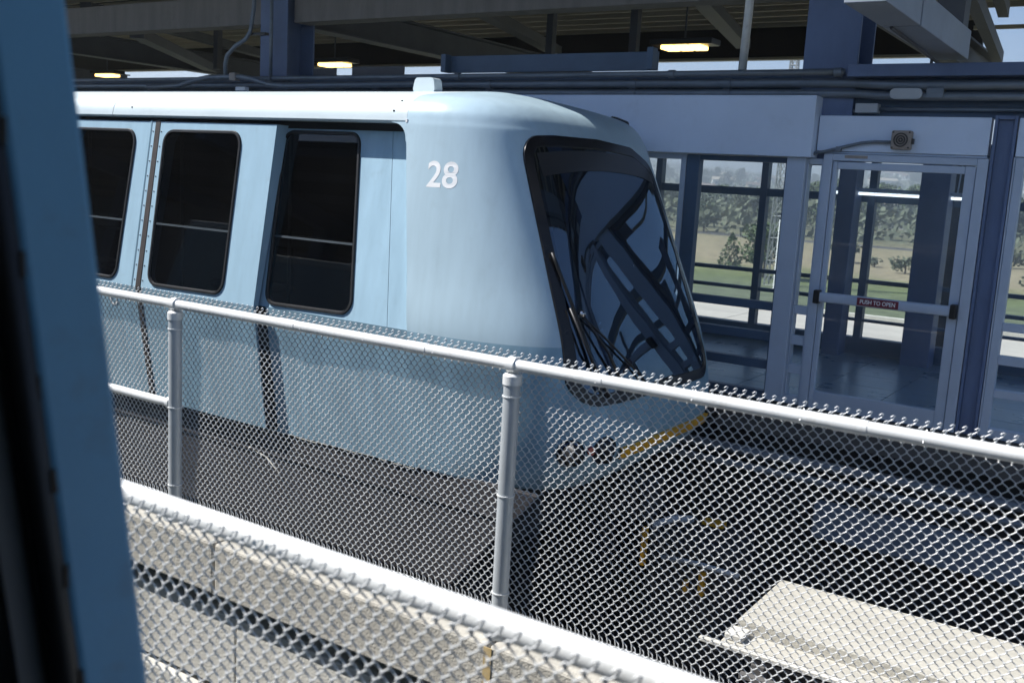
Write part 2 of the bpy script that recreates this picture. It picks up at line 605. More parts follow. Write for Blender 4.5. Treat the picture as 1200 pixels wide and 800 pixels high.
# trees -----------------------------------------------------------------
def crown_mesh(seed, rx, rz, zc, m, n=2400, cone=False, leaf=0.34):
    rnd = random.Random(seed)
    mb = MB()
    lobes = []
    for _ in range(9):
        a = rnd.uniform(0, 6.28)
        h = rnd.uniform(-0.75, 0.85)
        rr = rnd.uniform(0.15, 0.62)
        lobes.append((rr * math.cos(a), rr * math.sin(a), h * 0.75, rnd.uniform(0.30, 0.55)))
    for _ in range(n):
        if cone:
            h = rnd.random() ** 1.4
            a = rnd.uniform(0, 6.28)
            rr = (1 - h) ** 0.7 * (rnd.random() ** 0.35) * rnd.uniform(0.75, 1.1)
            p = Vector((rr * math.cos(a) * rx, rr * math.sin(a) * rx, zc + (h * 2 - 1) * rz))
        else:
            l = rnd.choice(lobes)
            d = Vector((rnd.gauss(0, 1), rnd.gauss(0, 1), rnd.gauss(0, 1))).normalized() * l[3] * rnd.random() ** 0.33
            p = Vector(((l[0] + d.x) * rx, (l[1] + d.y) * rx, zc + (l[2] + d.z) * rz))
        nrm = Vector((rnd.gauss(0, 1), rnd.gauss(0, 1), rnd.gauss(0.5, 1))).normalized()
        s = nrm.orthogonal().normalized() * leaf * rnd.uniform(0.5, 1.2)
        t = nrm.cross(s).normalized() * leaf * rnd.uniform(0.4, 0.9)
        k = len(mb.v)
        mb.v += [tuple(p - s), tuple(p - t * 0.8 + nrm * 0.1 * leaf), tuple(p + s), tuple(p + t)]
        mb.f.append((k, k + 1, k + 2, k + 3))
    me = bpy.data.meshes.new('crown')
    me.from_pydata(mb.v, [], mb.f)
    me.materials.append(M[m])
    return me


def trunk_mesh(h, r):
    mb = MB()
    mb.tube([(0, 0, -0.3), (0.05, 0, h * 0.4), (0, 0.05, h)], [r, r * 0.75, r * 0.4], 7)
    for k in range(5):
        a = k * 1.256
        mb.tube([(0, 0, h * (0.45 + 0.08 * k)), (math.cos(a) * h * 0.28, math.sin(a) * h * 0.28, h * (0.8 + 0.08 * k))], [r * 0.45, r * 0.15], 5)
    me = bpy.data.meshes.new('trunk')
    me.from_pydata(mb.v, [], mb.f)
    me.materials.append(M['bark'])
    return me


CROWNS = [crown_mesh(1, 4.5, 4.2, 5.6, 'leaf_a'), crown_mesh(2, 5.2, 3.6, 5.0, 'leaf_b'), crown_mesh(3, 4.2, 4.6, 6.0, 'leaf_c'),
          crown_mesh(4, 5.6, 4.4, 5.4, 'leaf_a', 2800), crown_mesh(5, 1.9, 2.1, 2.2, 'leaf_b', 360, cone=True, leaf=0.28),
          crown_mesh(6, 2.2, 1.2, 1.1, 'leaf_c', 260, leaf=0.3)]
TR = [trunk_mesh(5.0, 0.28), trunk_mesh(1.6, 0.12)]


def tree(name, x, y, z, kind, s, label, cat, group=None, trunk=0):
    t = thing(name, (x, y, z), label, cat, group)
    t.scale = (s, s, s * random.uniform(0.9, 1.15))
    t.rotation_euler.z = random.uniform(0, 6.28)
    for nm, me in (('crown', CROWNS[kind]), ('trunk', TR[trunk])):
        o = bpy.data.objects.new(nm, me)
        COL.objects.link(o)
        o.parent = t
    return t


def clump_mass(name, seed, n, m, place, leaf):
    rn_ = random.Random(seed)
    mb = MB()
    for _ in range(n):
        p, sc = place(rn_)
        nrm = Vector((rn_.gauss(0, 1), rn_.gauss(-0.4, 1), rn_.gauss(0.6, 1))).normalized()
        s_ = nrm.orthogonal().normalized() * leaf * sc * rn_.uniform(0.5, 1.2)
        t_ = nrm.cross(s_).normalized() * leaf * sc * rn_.uniform(0.4, 0.9)
        k_ = len(mb.v)
        mb.v += [tuple(p - s_), tuple(p - t_ * 0.8), tuple(p + s_), tuple(p + t_)]
        mb.f.append((k_, k_ + 1, k_ + 2, k_ + 3))
    me_ = bpy.data.meshes.new(name)
    me_.from_pydata(mb.v, [], mb.f)
    me_.materials.append(M[m])
    o_ = bpy.data.objects.new(name, me_)
    COL.objects.link(o_)
    return o_


def place_belt(r_):
    a_ = math.radians(r_.uniform(-42, 8))
    d_ = 215 + 345 * r_.random() ** 0.8
    top = 4.5 + 4.5 * abs(noise.noise(Vector((a_ * 22, d_ / 60, 1.7)))) * 2
    return Vector((d_ * math.sin(a_), d_ * math.cos(a_), -8 + top * r_.random() ** 0.6)), 1.0


def place_scrub(r_):
    while True:
        a_ = math.radians(r_.uniform(-44, 10))
        d_ = 640 + 1900 * r_.random() ** 1.2
        x_, y_ = d_ * math.sin(a_), d_ * math.cos(a_)
        if noise.noise(Vector((x_ / 70, y_ / 90, 4.2))) + 0.5 * noise.noise(Vector((x_ / 22, y_ / 30, 1.2))) > 0.06:
            return Vector((x_, y_, hill_h(x_, y_) + r_.uniform(0, 7))), r_.uniform(0.7, 1.5)


tag(clump_mass('tree_belt', 5, 26000, 'leaf_c', place_belt, 1.0), 'hazy green wood massed below the hills behind the station', 'woodland', kind='stuff')
tag(clump_mass('hillside_scrub', 6, 20000, 'leaf_a', place_scrub, 2.6), 'dark scrub and woodland patches covering the far hillside', 'woodland', kind='stuff')
rnd = random.Random(21)
for k in range(46):
    az = math.radians(-33 + 34 * (k + rnd.uniform(-0.4, 0.4)) / 46)
    d = rnd.uniform(225, 330) if k % 3 else rnd.uniform(330, 480)
    tree('broadleaf_tree', d * math.sin(az), d * math.cos(az), -8.0, rnd.choice([0, 1, 2, 3]), rnd.uniform(0.85, 1.7),
         'leafy tree in the dark tree belt beyond the dry field', 'tree', 'trees of the belt beyond the dry field')
for k in range(70):
    az = math.radians(-36 + 38 * rnd.random())
    d = rnd.uniform(700, 1700)
    x, y = d * math.sin(az), d * math.cos(az)
    tree('broadleaf_tree', x, y, hill_h(x, y) - 0.5, rnd.choice([0, 3]), rnd.uniform(1.2, 2.4),
         'small far tree scattered among the houses on the hillside', 'tree', 'trees scattered on the hillside')
tree('conifer_bush', -47.5, 121.7, -8.0, 4, 1.0, 'single cone shaped bush standing on the dry field left of the pylon', 'bush', trunk=1)
tree('round_shrub', -42, 152, -8.0, 5, 1.5, 'round grey green shrub on the dry field seen through the door', 'bush', trunk=1)
tree('tall_shrub', -39.5, 112, -8.0, 1, 0.78, 'taller bright green bush behind the lattice pylon foot', 'bush')
for x, y, s in ((-36, 148, 0.7), (-30, 140, 1.1), (-13, 130, 1.3), (-9, 150, 1.0), (-22, 175, 1.3), (-70, 190, 1.4)):
    tree('low_shrub', x, y, -8.0, 5, s, 'low scrub bush dotted over the dry field', 'bush', 'scrub bushes on the dry field', 1)

# houses on the hillside -------------------------------------------------
def house_mesh(w, d, h, wall, roof):
    a = MB().box(-w / 2, w / 2, -d / 2, d / 2, -3, h)
    r = MB()
    r.v = [(-w / 2 - .5, -d / 2 - .5, h), (w / 2 + .5, -d / 2 - .5, h), (w / 2 + .5, d / 2 + .5, h), (-w / 2 - .5, d / 2 + .5, h),
           (-w / 2 - .5, 0, h + d * 0.28), (w / 2 + .5, 0, h + d * 0.28)]
    r.f = [(0, 1, 5, 4), (2, 3, 4, 5), (0, 4, 3), (1, 2, 5), (0, 3, 2, 1)]
    res = []
    for mb, m, nm in ((a, wall, 'wall'), (r, roof, 'roof')):
        me = bpy.data.meshes.new(nm)
        me.from_pydata(mb.v, [], mb.f)
        me.materials.append(M[m])
        res.append((nm, me))
    wd = MB()
    for k in range(3):
        wd.box(-w * 0.38 + k * w * 0.3, -w * 0.38 + k * w * 0.3 + w * 0.16, -d / 2 - 0.15, -d / 2 - 0.02, h * 0.35, h * 0.75)
    me = bpy.data.meshes.new('window')
    me.from_pydata(wd.v, [], wd.f)
    me.materials.append(M['blue_dark'])
    res.append(('window', me))
    return res


HS = [house_mesh(14, 10, 6, 'house_w', 'house_roof'), house_mesh(18, 11, 7, 'house_t', 'house_roof'), house_mesh(26, 12, 8, 'house_w', 'house_t')]


def house(x, y, z, kind, rz, label, group):
    t = thing('house', (x, y, z), label, 'house', group)
    t.rotation_euler.z = rz
    for nm, me in HS[kind]:
        o = bpy.data.objects.new(nm, me)
        COL.objects.link(o)
        o.parent = t
    return t


for k in range(85):
    az = math.radians(-36 + 38 * rnd.random())
    d = rnd.uniform(760, 2100)
    x, y = d * math.sin(az), d * math.cos(az)
    house(x, y, hill_h(x, y), rnd.choice([0, 0, 1, 2]), rnd.uniform(-0.5, 0.5) - az, 'small pale house on the far hillside', 'houses on the far hillside')
house(-75, 352, -8, 2, 0.2, 'long white building among the trees seen through the glass door', None)

# lattice pylon -----------------------------------------------------------
PX, PY, PH = -35.6, 104.0, 30.0
py = thing('lattice_pylon', (PX, PY, -8), 'white steel lattice pylon beyond the window left of the door', 'pylon')


def pyl(h):
    return 1.5 - 0.9 * min(1, h / 26.0)


lg = [MB() for _ in range(4)]
br = MB()
sg = ((-1, -1), (1, -1), (1, 1), (-1, 1))
hh = [0, 2.6, 5.0, 7.3, 9.4, 11.3, 13.1, 14.8, 16.4, 18, 19.6, 21.2, 22.8, 24.4, 26, 28, 30]
for k in range(4):
    lg[k].tube([(PX + sg[k][0] * pyl(h) / 2, PY + sg[k][1] * pyl(h) / 2, -8 + h) for h in hh], 0.07, 5)
    lg[k].build('leg', 'pylon', py)
for i in range(len(hh) - 1):
    a, c = hh[i], hh[i + 1]
    for k in range(4):
        j = (k + 1) % 4
        for (u, v_, h0, h1) in ((k, j, a, c), (j, k, a, c), (k, j, a, a)):
            br.tube([(PX + sg[u][0] * pyl(h0) / 2, PY + sg[u][1] * pyl(h0) / 2, -8 + h0),
                     (PX + sg[v_][0] * pyl(h1) / 2, PY + sg[v_][1] * pyl(h1) / 2, -8 + h1)], 0.04, 4)
br.build('bracing', 'pylon', py)
lp = thing('lamp_post', (-33.4, 98.0, -8), 'plain white post standing below the lattice pylon', 'post')
MB().tube([(-33.4, 98.0, -8), (-33.4, 98.0, -0.9)], 0.12, 8).build('pole', 'white', lp)
box('base_plate', 'box_grey', lp, -33.65, -33.15, 97.75, 98.25, -8, -7.8)

# opposite guideway deck beyond the station
fg = thing('concrete_guideway', (-3, 21.5, -8), 'sunlit pale concrete guideway deck running behind the station windows', 'guideway')
for k in range(14):
    box('deck_slab', 'conc_mid', fg, -48 + k * 5.0, -43.02 + k * 5.0, 20.3, 23.0, -1.5, -1.0)
box('parapet', 'conc_light', fg, -48, 22, 23.0, 23.2, -1.7, -0.86)
for k in range(5):
    box('pier', 'conc_light', fg, -42 + k * 14, -40.6 + k * 14, 20.9, 22.4, -8, -1.5)

# ================================================================== GUIDEWAY
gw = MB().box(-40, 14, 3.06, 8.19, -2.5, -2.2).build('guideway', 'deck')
tag(gw, kind='structure')
pier_pts = [(-30, 5.6), (-14, 5.6), (2, 5.6)]
for x, y in pier_pts:
    p = box('guideway_pier', 'conc_light', None, x - 0.8, x + 0.8, y - 0.9, y + 0.9, -8, -2.5)
    tag(p, kind='structure')

# running slab and contact rails in front of the train
rs = thing('running_slab', (-1, 5.9, -1.22), 'sunlit pale concrete running slab ahead of the train behind the mesh', 'slab')
for k in range(5):
    x0 = -1.91 + 2.4 * k
    MB().box(x0, x0 + 2.385, 5.55, 6.34, -1.02, -0.80).build('slab', 'conc_slab', rs, bevel=0.003)
    MB().box(x0 - 0.03, x0 + 2.36, 5.37, 5.547, -0.955, -0.875).build('ledge', 'conc_slab', rs, bevel=0.006)
MB().box(-1.86, 10, 5.72, 6.2, -2.199, -1.021).build('plinth', 'fascia_dk', rs)
MB().box(-1.93, -1.82, 5.39, 5.53, -0.873, -0.835).build('end_block', 'conc_light', rs, bevel=0.006)
cr = thing('contact_rail', (-1, 5.25, -1.22), 'thin white contact rail lying beside the sunlit running slab', 'rail')
MB().box(-2.03, 10, 5.235, 5.275, -0.86, -0.835).build('cover_strip', 'conc_light', cr, bevel=0.004)
MB().box(-2.0, 10, 5.24, 5.27, -0.89, -0.862).build('conductor', 'steel_dk', cr)
for k in range(9):
    MB().box(-1.7 + 1.2 * k, -1.62 + 1.2 * k, 5.225, 5.29, -2.199, -0.892).build('insulator', 'fascia_dk', cr, bevel=0.005)
cr2 = thing('contact_rail', (-1, 5.05, -1.22), 'dull grey contact rail nearest the chain link fence', 'rail')
MB().box(-1.7, 10, 5.03, 5.075, -0.90, -0.87).build('cover_strip', 'fascia_dk', cr2, bevel=0.004)
for k in range(9):
    MB().box(-1.5 + 1.2 * k, -1.42 + 1.2 * k, 5.02, 5.085, -2.199, -0.902).build('insulator', 'fascia_dk', cr2)

# track equipment box with yellow corner marks in the shade ahead of the nose
te = thing('track_equipment', (-2.8, 6.9, -1.22), 'dark track equipment box with yellow marks in the shade ahead of the train', 'equipment')
MB().box(-3.05, -2.42, 6.65, 7.25, -2.199, -0.86).build('housing', 'under', te, bevel=0.02)
MB().box(-3.09, -3.055, 6.62, 6.66, -1.10, -0.80).build('marker', 'yellow', te)
MB().box(-2.60, -2.56, 6.60, 6.645, -1.20, -1.02).build('marker', 'yellow', te)
MB().box(-2.72, -2.69, 6.60, 6.645, -1.21, -1.12).build('marker', 'yellow', te)
MB().box(-2.83, -2.66, 7.15, 7.24, -0.855, -0.82).build('marker', 'yellow', te)
MB().tube([(-3.05, 6.7, -0.80), (-2.95, 6.85, -0.76), (-2.85, 7.0, -0.78)], 0.03, 8).build('hose', 'box_grey', te, smooth=True)
MB().tube([(-2.9, 6.6, -0.98), (-2.6, 6.58, -0.95), (-2.3, 6.6, -0.97)], 0.02, 8).build('hose', 'box_grey', te, smooth=True)

# platform side below the doors
pf = thing('platform_wall', (-3, 8.3, -1.22), 'dark platform edge wall under the glass station front', 'platform')
MB().box(-30, 12, 8.20, 11.9, -0.30, -0.06).build('edge_slab', 'fascia_dk', pf, bevel=0.01)
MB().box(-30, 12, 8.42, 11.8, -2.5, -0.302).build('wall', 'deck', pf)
x = -2.28
k = 0
while x < 10:
    MB().box(x, x + 1.96, 8.24, 8.41, -1.12, -0.83).build('tray_cover', 'fascia_blue', pf, bevel=0.01)
    x += 1.975
for k in range(12):
    MB().tube([(-6.0 + k * 1.4, 8.36, -0.304), (-6.0 + k * 1.4, 8.36, -0.83)], 0.03, 8).build('bracket', 'under', pf)
MB().tube([(-30, 8.34, -0.52), (12, 8.34, -0.52)], 0.045, 10).build('cable_duct', 'pipe', pf, smooth=True)
MB().tube([(-30, 8.34, -0.66), (12, 8.34, -0.66)], 0.035, 10).build('cable_duct', 'pipe', pf, smooth=True)

# concrete parapet carrying the far fence ---------------------------------
pw = thing('parapet_wall', (-2, 2.9, -1.5), 'weathered beige concrete parapet in panels below the far chain link fence', 'wall')
xs = [-7.835, -6.345, -4.855, -3.365, -1.875, -0.385, 1.105, 2.595]
for i in range(len(xs) - 1):
    MB().box(xs[i] + 0.005, xs[i + 1] - 0.005, 2.80, 2.99, -0.16, 0.085).build('panel', 'conc_beige', pw, bevel=0.012)
MB().box(-1.892, -1.858, 2.7965, 2.7995, -0.155, 0.075).build('joint_mark', 'yellow_worn', pw)
xs2 = [-8.0, -5.293, -3.293, -1.293, 0.707, 2.707]
for i in range(len(xs2) - 1):
    MB().box(xs2[i] + 0.004, xs2[i + 1] - 0.004, 2.868, 3.05, -0.64, -0.275).build('web_panel', 'conc_light', pw, bevel=0.006)
MB().box(-8, 2.7, 2.975, 3.05, -0.273, -0.162).build('shade_recess', 'under', pw)  # dark recess added to deepen the shadow band under the parapet panels
MB().box(-8, 2.7, 2.90, 3.05, -0.665, -0.642).build('shadow_gap', 'fascia_dk', pw)
MB().box(-8, 2.7, 2.84, 3.05, -2.5, -0.667).build('web_panel', 'conc_light', pw, bevel=0.006)

# ================================================================== TRAIN
YC = 6.72
tr = thing('airport_train', (-9, YC, -2.2), 'pale blue driverless airport train car number 28 with raked black windscreen', 'train')


def catmull(pts, per=8):
    res = []
    n = len(pts)
    P = [np.array(p, float) for p in pts]
    for i in range(n - 1):
        p0 = P[max(i - 1, 0)]
        p1 = P[i]
        p2 = P[i + 1]
        p3 = P[min(i + 2, n - 1)]
        for k in range(per):
            t = k / per
            res.append(0.5 * (2 * p1 + (p2 - p0) * t + (2 * p0 - 5 * p1 + 4 * p2 - p3) * t * t + (3 * p1 - p0 - 3 * p2 + p3) * t ** 3))
    res.append(P[-1])
    return np.array(res)


#        z      half width  front X
ROWS = [(-0.36, 1.25, -3.25), (-0.22, 1.275, -3.09), (-0.02, 1.307, -3.00), (0.30, 1.36, -3.04), (0.66, 1.415, -3.175),
        (1.1, 1.375, -3.36), (1.6, 1.334, -3.575), (2.0, 1.296, -3.745), (2.10, 1.284, -3.80), (2.18, 1.262, -3.86),
        (2.25, 1.20, -3.95), (2.295, 1.07, -4.07), (2.345, 0.72, -4.24), (2.385, 0.36, -4.42), (2.40, 0.03, -4.56)]
ND = catmull(ROWS, 6)
NZ, NW, NX = ND[:, 0], ND[:, 1], ND[:, 2]
SN, SM = 5.9, 2.5


def base_x(z):
    return float(np.interp(z, [0.60, 2.10], [-4.37, -4.56]))


def nose_x(y, z):
    w = float(np.interp(z, NZ, NW))
    xf = float(np.interp(z, NZ, NX))
    xb = base_x(z)
    u = min(abs(y - YC) / w, 0.9999)
    return xb + (xf - xb) * (1 - u ** SN) ** (1 / SM)


def nose_y(x, z):
    w = float(np.interp(z, NZ, NW))
    xf = float(np.interp(z, NZ, NX))
    xb = base_x(z)
    f = max(0.0, min((x - xb) / (xf - xb), 0.9999))
    return YC - w * (1 - f ** SM) ** (1 / SN)


def nose_n(y, z):
    e = 0.01
    a = Vector((nose_x(y + e, z) - nose_x(y - e, z), 2 * e, 0))
    c = Vector((nose_x(y, z + e) - nose_x(y, z - e), 0, 2 * e))
    return a.cross(c).normalized()


rows = []
NCOL = 120
for i in range(len(NZ)):
    row = []
    xb = base_x(NZ[i])
    for k in range(NCOL + 1):
        t = -math.pi / 2 + math.pi * k / NCOL
        c, s = abs(math.cos(t)), math.sin(t)
        # blend parameter so that the rings stay evenly spread
        yy = YC + NW[i] * math.copysign(abs(s) ** (2 / SN), s)
        xx = xb + (NX[i] - xb) * (c ** (2 / SM) if c > 1e-9 else 0)
        row.append((xx, yy, NZ[i]))
    rows.append(row)
# underside lip
rows.insert(0, [(p[0] - 0.10 if p[0] > -4.3 else p[0], YC + (p[1] - YC) * 0.93, -0.37) for p in rows[0]])
nose = MB().grid(rows).build('nose', 'paint', tr, smooth=True)
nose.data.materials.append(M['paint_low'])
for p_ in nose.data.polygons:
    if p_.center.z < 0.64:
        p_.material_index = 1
nose['label'] = 'moulded pale blue end cap of the train'

# roof of the main body
RP = [(z, w) for z, w in zip(NZ, NW) if z >= 2.0999]
XB = -4.562
prof = [(YC - w, z) for z, w in RP] + [(YC + w, z) for z, w in reversed(RP)]
ROOFX = [XB, -7.9, -11.2, -14.5, -17.5]
for i in range(len(ROOFX) - 1):
    x1, x0 = ROOFX[i], ROOFX[i + 1] + 0.006
    m = MB()
    m.grid([[(x0, y, z) for y, z in prof], [(x1, y, z) for y, z in prof]])
    lip = [(prof[0][0], 2.10), (prof[0][0] + 0.012, 2.085), (prof[0][0] + 0.19, 2.085)]
    m.grid([[(x0, y, z) for y, z in lip], [(x1, y, z) for y, z in lip]])
    m.build('roof_panel', 'paint_roof', tr, smooth='auto')
MB().box(XB - 0.003, XB + 0.012, 5.430, 5.446, 2.086, 2.11).build('drip_end', 'white', tr)
# screw heads on the roof edge
for x, z in ((-4.69, 2.165), (-4.66, 2.235), (-7.64, 2.165)):
    yy = YC - float(np.interp(z, NZ, NW))
    MB().tube([(x, yy + 0.002, z), (x, yy - 0.004, z)], 0.008, 8).build('screw', 'steel_dk', tr)
# small fin on the roof
m = MB()
lo = rloop([(-5.175, 2.36), (-4.945, 2.36), (-4.965, 2.48), (-5.145, 2.48)], 0.035, 4)
m.prism([(x, 6.22, z) for x, z in lo], (0, 0.10, 0))
m.build('antenna', 'paint_roof', tr, smooth='auto')
m = MB()
lo = rloop([(-4.2, 2.30), (-4.0, 2.24), (-4.02, 2.31), (-4.14, 2.35)], 0.02, 3)
m.prism([(x, 7.62, z - 0.04) for x, z in lo], (0, 0.08, 0))
m.build('antenna', 'rubber', tr, smooth='auto')


# side of the main body
def rec(x, z, d=0.0):
    return (x, 5.32 + 0.19 * (z - 0.66) - d, z)


def door(x, z, d=0.0):
    return (x, 5.25 + 0.152 * (z - 0.66) - d, z)


def low(x, z, d=0.0):
    return (x, 5.31 + 0.155 * (0.66 - z) - d, z)


W3 = rloop([(-5.824, 0.675), (-4.909, 0.693), (-5.102, 2.018), (-5.914, 2.02)], 0.11)
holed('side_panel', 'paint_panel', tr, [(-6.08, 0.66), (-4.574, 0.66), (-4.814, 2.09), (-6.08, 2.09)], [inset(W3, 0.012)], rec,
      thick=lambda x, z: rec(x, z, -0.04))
m = MB()
m.grid([[rec(-4.570, 0.66), rec(-4.810, 2.09)], [rec(-4.374, 0.66), rec(-4.555, 2.09)]])
m.build('side_panel', 'paint_panel', tr)
# return between the recessed side and the nose
m = MB()
zz = [0.66 + (2.10 - 0.66) * k / 10 for k in range(11)]
m.grid([[(base_x(z), YC - float(np.interp(z, NZ, NW)), z) for z in zz], [(base_x(z) - 0.002, rec(0, z)[1] + 0.004, z) for z in zz]])
m.build('nose_return', 'paint', tr)
# rounded upper corner of the recess
cf = [(-4.562, 2.088), (-4.70, 2.088)]
for k in range(9):
    a = math.pi / 2 - k * math.pi / 16
    cf.append((-4.68 + 0.126 * math.cos(a), 1.962 + 0.122 * math.sin(a)))
cf.append((-4.545, 1.95))
MB().prism([(x, YC - float(np.interp(z, NZ, NW)) + 0.003, z) for x, z in cf], (0, 0.01, 0)).build('corner_fillet', 'paint', tr)
# black header strip behind the eave, painted in for the shadow gap there
m = MB()
m.grid([[rec(-17.5, 2.03, 0.004), rec(-17.5, 2.10, 0.004)], [rec(-4.55, 2.03, 0.004), rec(-4.55, 2.10, 0.004)]])
m.build('eave_shadow_strip', 'rubber', tr)


def window(parent, loop, f, flat=False, w=0.030):
    ins = inset(loop, w)
    m = MB()
    a = [f(x, z, 0.001) for x, z in loop]
    b_ = [f(x, z, 0.014) for x, z in inset(loop, 0.006)]
    c = [f(x, z, 0.014) for x, z in inset(loop, w - 0.008)]
    d = [f(x, z, -0.006) for x, z in ins]
    m.grid([a, b_, c, d], close=True)
    g = m.build('gasket' if flat else 'window', 'rubber', parent, smooth='auto')
    sub = parent if flat else g
    m = MB()
    m.v = [f(x, z, -0.001) for x, z in inset(loop, w - 0.004)]
    m.f = [tuple(range(len(m.v)))]
    gl = m.build('glass', 'tint', sub)
    xs_ = [p[0] for p in ins if abs(p[1] - 1.2) < 0.62]
    zt = 1.205
    lo_ = [p for p in ins if p[0] < (min(p[0] for p in ins) + max(p[0] for p in ins)) / 2]
    hi_ = [p for p in ins if p not in lo_]

    def edge_x(side):
        q = sorted(side, key=lambda p: p[1])
        for i_ in range(len(q) - 1):
            if q[i_][1] <= zt <= q[i_ + 1][1]:
                t_ = (zt - q[i_][1]) / (q[i_ + 1][1] - q[i_][1])
                return q[i_][0] + (q[i_ + 1][0] - q[i_][0]) * t_
    xa_, xb_ = edge_x(lo_), edge_x(hi_)
    MB().hexa([f(xa_, zt - 0.008, 0.004), f(xb_, zt - 0.008, 0.004), f(xb_, zt - 0.008, -0.01), f(xa_, zt - 0.008, -0.01),
               f(xa_, zt + 0.008, 0.004), f(xb_, zt + 0.008, 0.004), f(xb_, zt + 0.008, -0.01), f(xa_, zt + 0.008, -0.01)]).build('transom', 'transom', sub)
    return g


window(tr, W3, rec)


def leaf(xa, xb, win):
    """door leaf hung outside the body: upper half leans in, lower half tucks under"""
    d = holed('door', 'paint_panel', tr, [(xa, 0.66), (xb, 0.66), (xb, 2.05), (xa, 2.05)], [inset(win, 0.012)], door,
              thick=lambda x, z: door(x, z, -0.05 - 0.05 * max(0, z - 0.66)))
    m = MB()
    lowd = lambda x, z: (x, 5.25 + 0.15 * (0.66 - z), z)
    m.hexa([lowd(xa, -0.34), lowd(xb, -0.34), tuple(Vector(lowd(xb, -0.34)) + Vector((0, 0.05, 0))), tuple(Vector(lowd(xa, -0.34)) + Vector((0, 0.05, 0))),
            lowd(xa, 0.659), lowd(xb, 0.659), tuple(Vector(lowd(xb, 0.659)) + Vector((0, 0.05, 0))), tuple(Vector(lowd(xa, 0.659)) + Vector((0, 0.05, 0)))])
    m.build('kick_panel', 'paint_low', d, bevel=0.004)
    window(d, win, door, flat=True)
    return d


W2 = rloop([(-7.18, 0.685), (-6.225, 0.70), (-6.235, 1.995), (-7.20, 1.99)], 0.12)
W1 = rloop([(-8.52, 0.69), (-7.60, 0.69), (-7.56, 1.985), (-8.52, 1.985)], 0.12)
d2 = leaf(-7.262, -5.868, W2)
d1 = leaf(-8.75, -7.33, W1)
# seal between the two leaves and riveted edge strips
m = MB()
m.hexa([(-7.326, 5.39, -0.34), (-7.266, 5.39, -0.34), (-7.266, 5.44, -0.34), (-7.326, 5.44, -0.34),
        (-7.326, 5.245, 0.66), (-7.266, 5.245, 0.66), (-7.266, 5.29, 0.66), (-7.326, 5.29, 0.66)])
m.hexa([(-7.326, 5.245, 0.66), (-7.266, 5.245, 0.66), (-7.266, 5.29, 0.66), (-7.326, 5.29, 0.66),
        (-7.326, 5.460, 2.065), (-7.266, 5.460, 2.065), (-7.266, 5.50, 2.065), (-7.326, 5.50, 2.065)])
m.build('door_seal', 'seal', tr)
for dd, x in ((d2, -7.243), (d1, -7.352)):
    for k in range(11):
        z = 0.72 + k * 0.125
        p = Vector(door(x, z))
        MB().tube([p, p + Vector((0, -0.004, 0)), p + Vector((0, -0.006, 0))], [0.008, 0.007, 0.003], 8).build('rivet', 'chrome', dd)
m = MB()
m.grid([[door(-7.395, 0.665, 0.003), door(-7.395, 2.06, 0.003)], [door(-7.385, 0.665, 0.006), door(-7.385, 2.06, 0.006)], [door(-7.375, 0.665, 0.003), door(-7.375, 2.06, 0.003)]])
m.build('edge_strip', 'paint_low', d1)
# white ring decal low on the left leaf
m = MB()
ring = [(-7.665 + 0.055 * math.cos(a), 0.515 + 0.055 * math.sin(a)) for a in [i * 2 * math.pi / 28 for i in range(28)]]
rin = [(-7.665 + 0.036 * math.cos(a), 0.515 + 0.036 * math.sin(a)) for a in [i * 2 * math.pi / 28 for i in range(28)]]
m.grid([[(x, 5.25 + 0.15 * (0.66 - z) - 0.003, z) for x, z in ring], [(x, 5.25 + 0.15 * (0.66 - z) - 0.003, z) for x, z in rin]], close=True)
m.build('emblem', 'white', d1)
# rest of the side, behind the near post
m = MB()
m.grid([[rec(-17.5, 0.66), rec(-17.5, 2.09)], [rec(-8.9, 0.66), rec(-8.9, 2.09)]])
m.build('side_panel', 'paint_panel', tr)
# lower body side in three sheets
LX = [-4.37, -5.955, -8.9, -13.2, -17.5]
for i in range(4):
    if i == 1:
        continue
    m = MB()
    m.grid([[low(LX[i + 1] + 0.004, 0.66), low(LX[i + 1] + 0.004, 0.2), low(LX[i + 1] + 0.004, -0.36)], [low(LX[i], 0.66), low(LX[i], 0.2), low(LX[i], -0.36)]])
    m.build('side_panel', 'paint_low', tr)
m = MB()
m.grid([[low(-8.9, 0.66, -0.03), low(-8.9, -0.36, -0.03)], [low(-5.955, 0.66, -0.03), low(-5.955, -0.36, -0.03)]])
m.build('door_pocket', 'under', tr)
# dark pocket edge right of the door leaf
m = MB()
m.hexa([(-5.862, 5.40, -0.34), (-5.80, 5.455, -0.34), (-5.80, 5.47, -0.34), (-5.862, 5.47, -0.34),
        (-5.862, 5.27, 0.66), (-5.80, 5.302, 0.66), (-5.80, 5.33, 0.66), (-5.862, 5.33, 0.66)])
m.build('pocket_seal', 'rubber', tr)
# lower dirty skirt, its front end cut back under the nose
m = MB()
lo = [(-17.5, -1.17), (-4.03, -1.17), (-3.34, -0.345), (-17.5, -0.345)]
m.prism([(x, 5.485, z) for x, z in lo], (0, 0.05, 0))
m.build('skirt', 'skirt', tr, bevel=0.006)
MB().box(-17.5, -3.62, 5.47, 5.4845, -0.575, -0.56).build('skirt_rib', 'skirt', tr)
m = MB()
m.tube([(-6.15, 5.478, -0.56), (-5.95, 5.476, -0.60), (-5.80, 5.476, -0.70), (-5.72, 5.477, -0.80)], 0.006, 6)
m.build('hanging_cable', 'conc_light', tr, smooth=True)
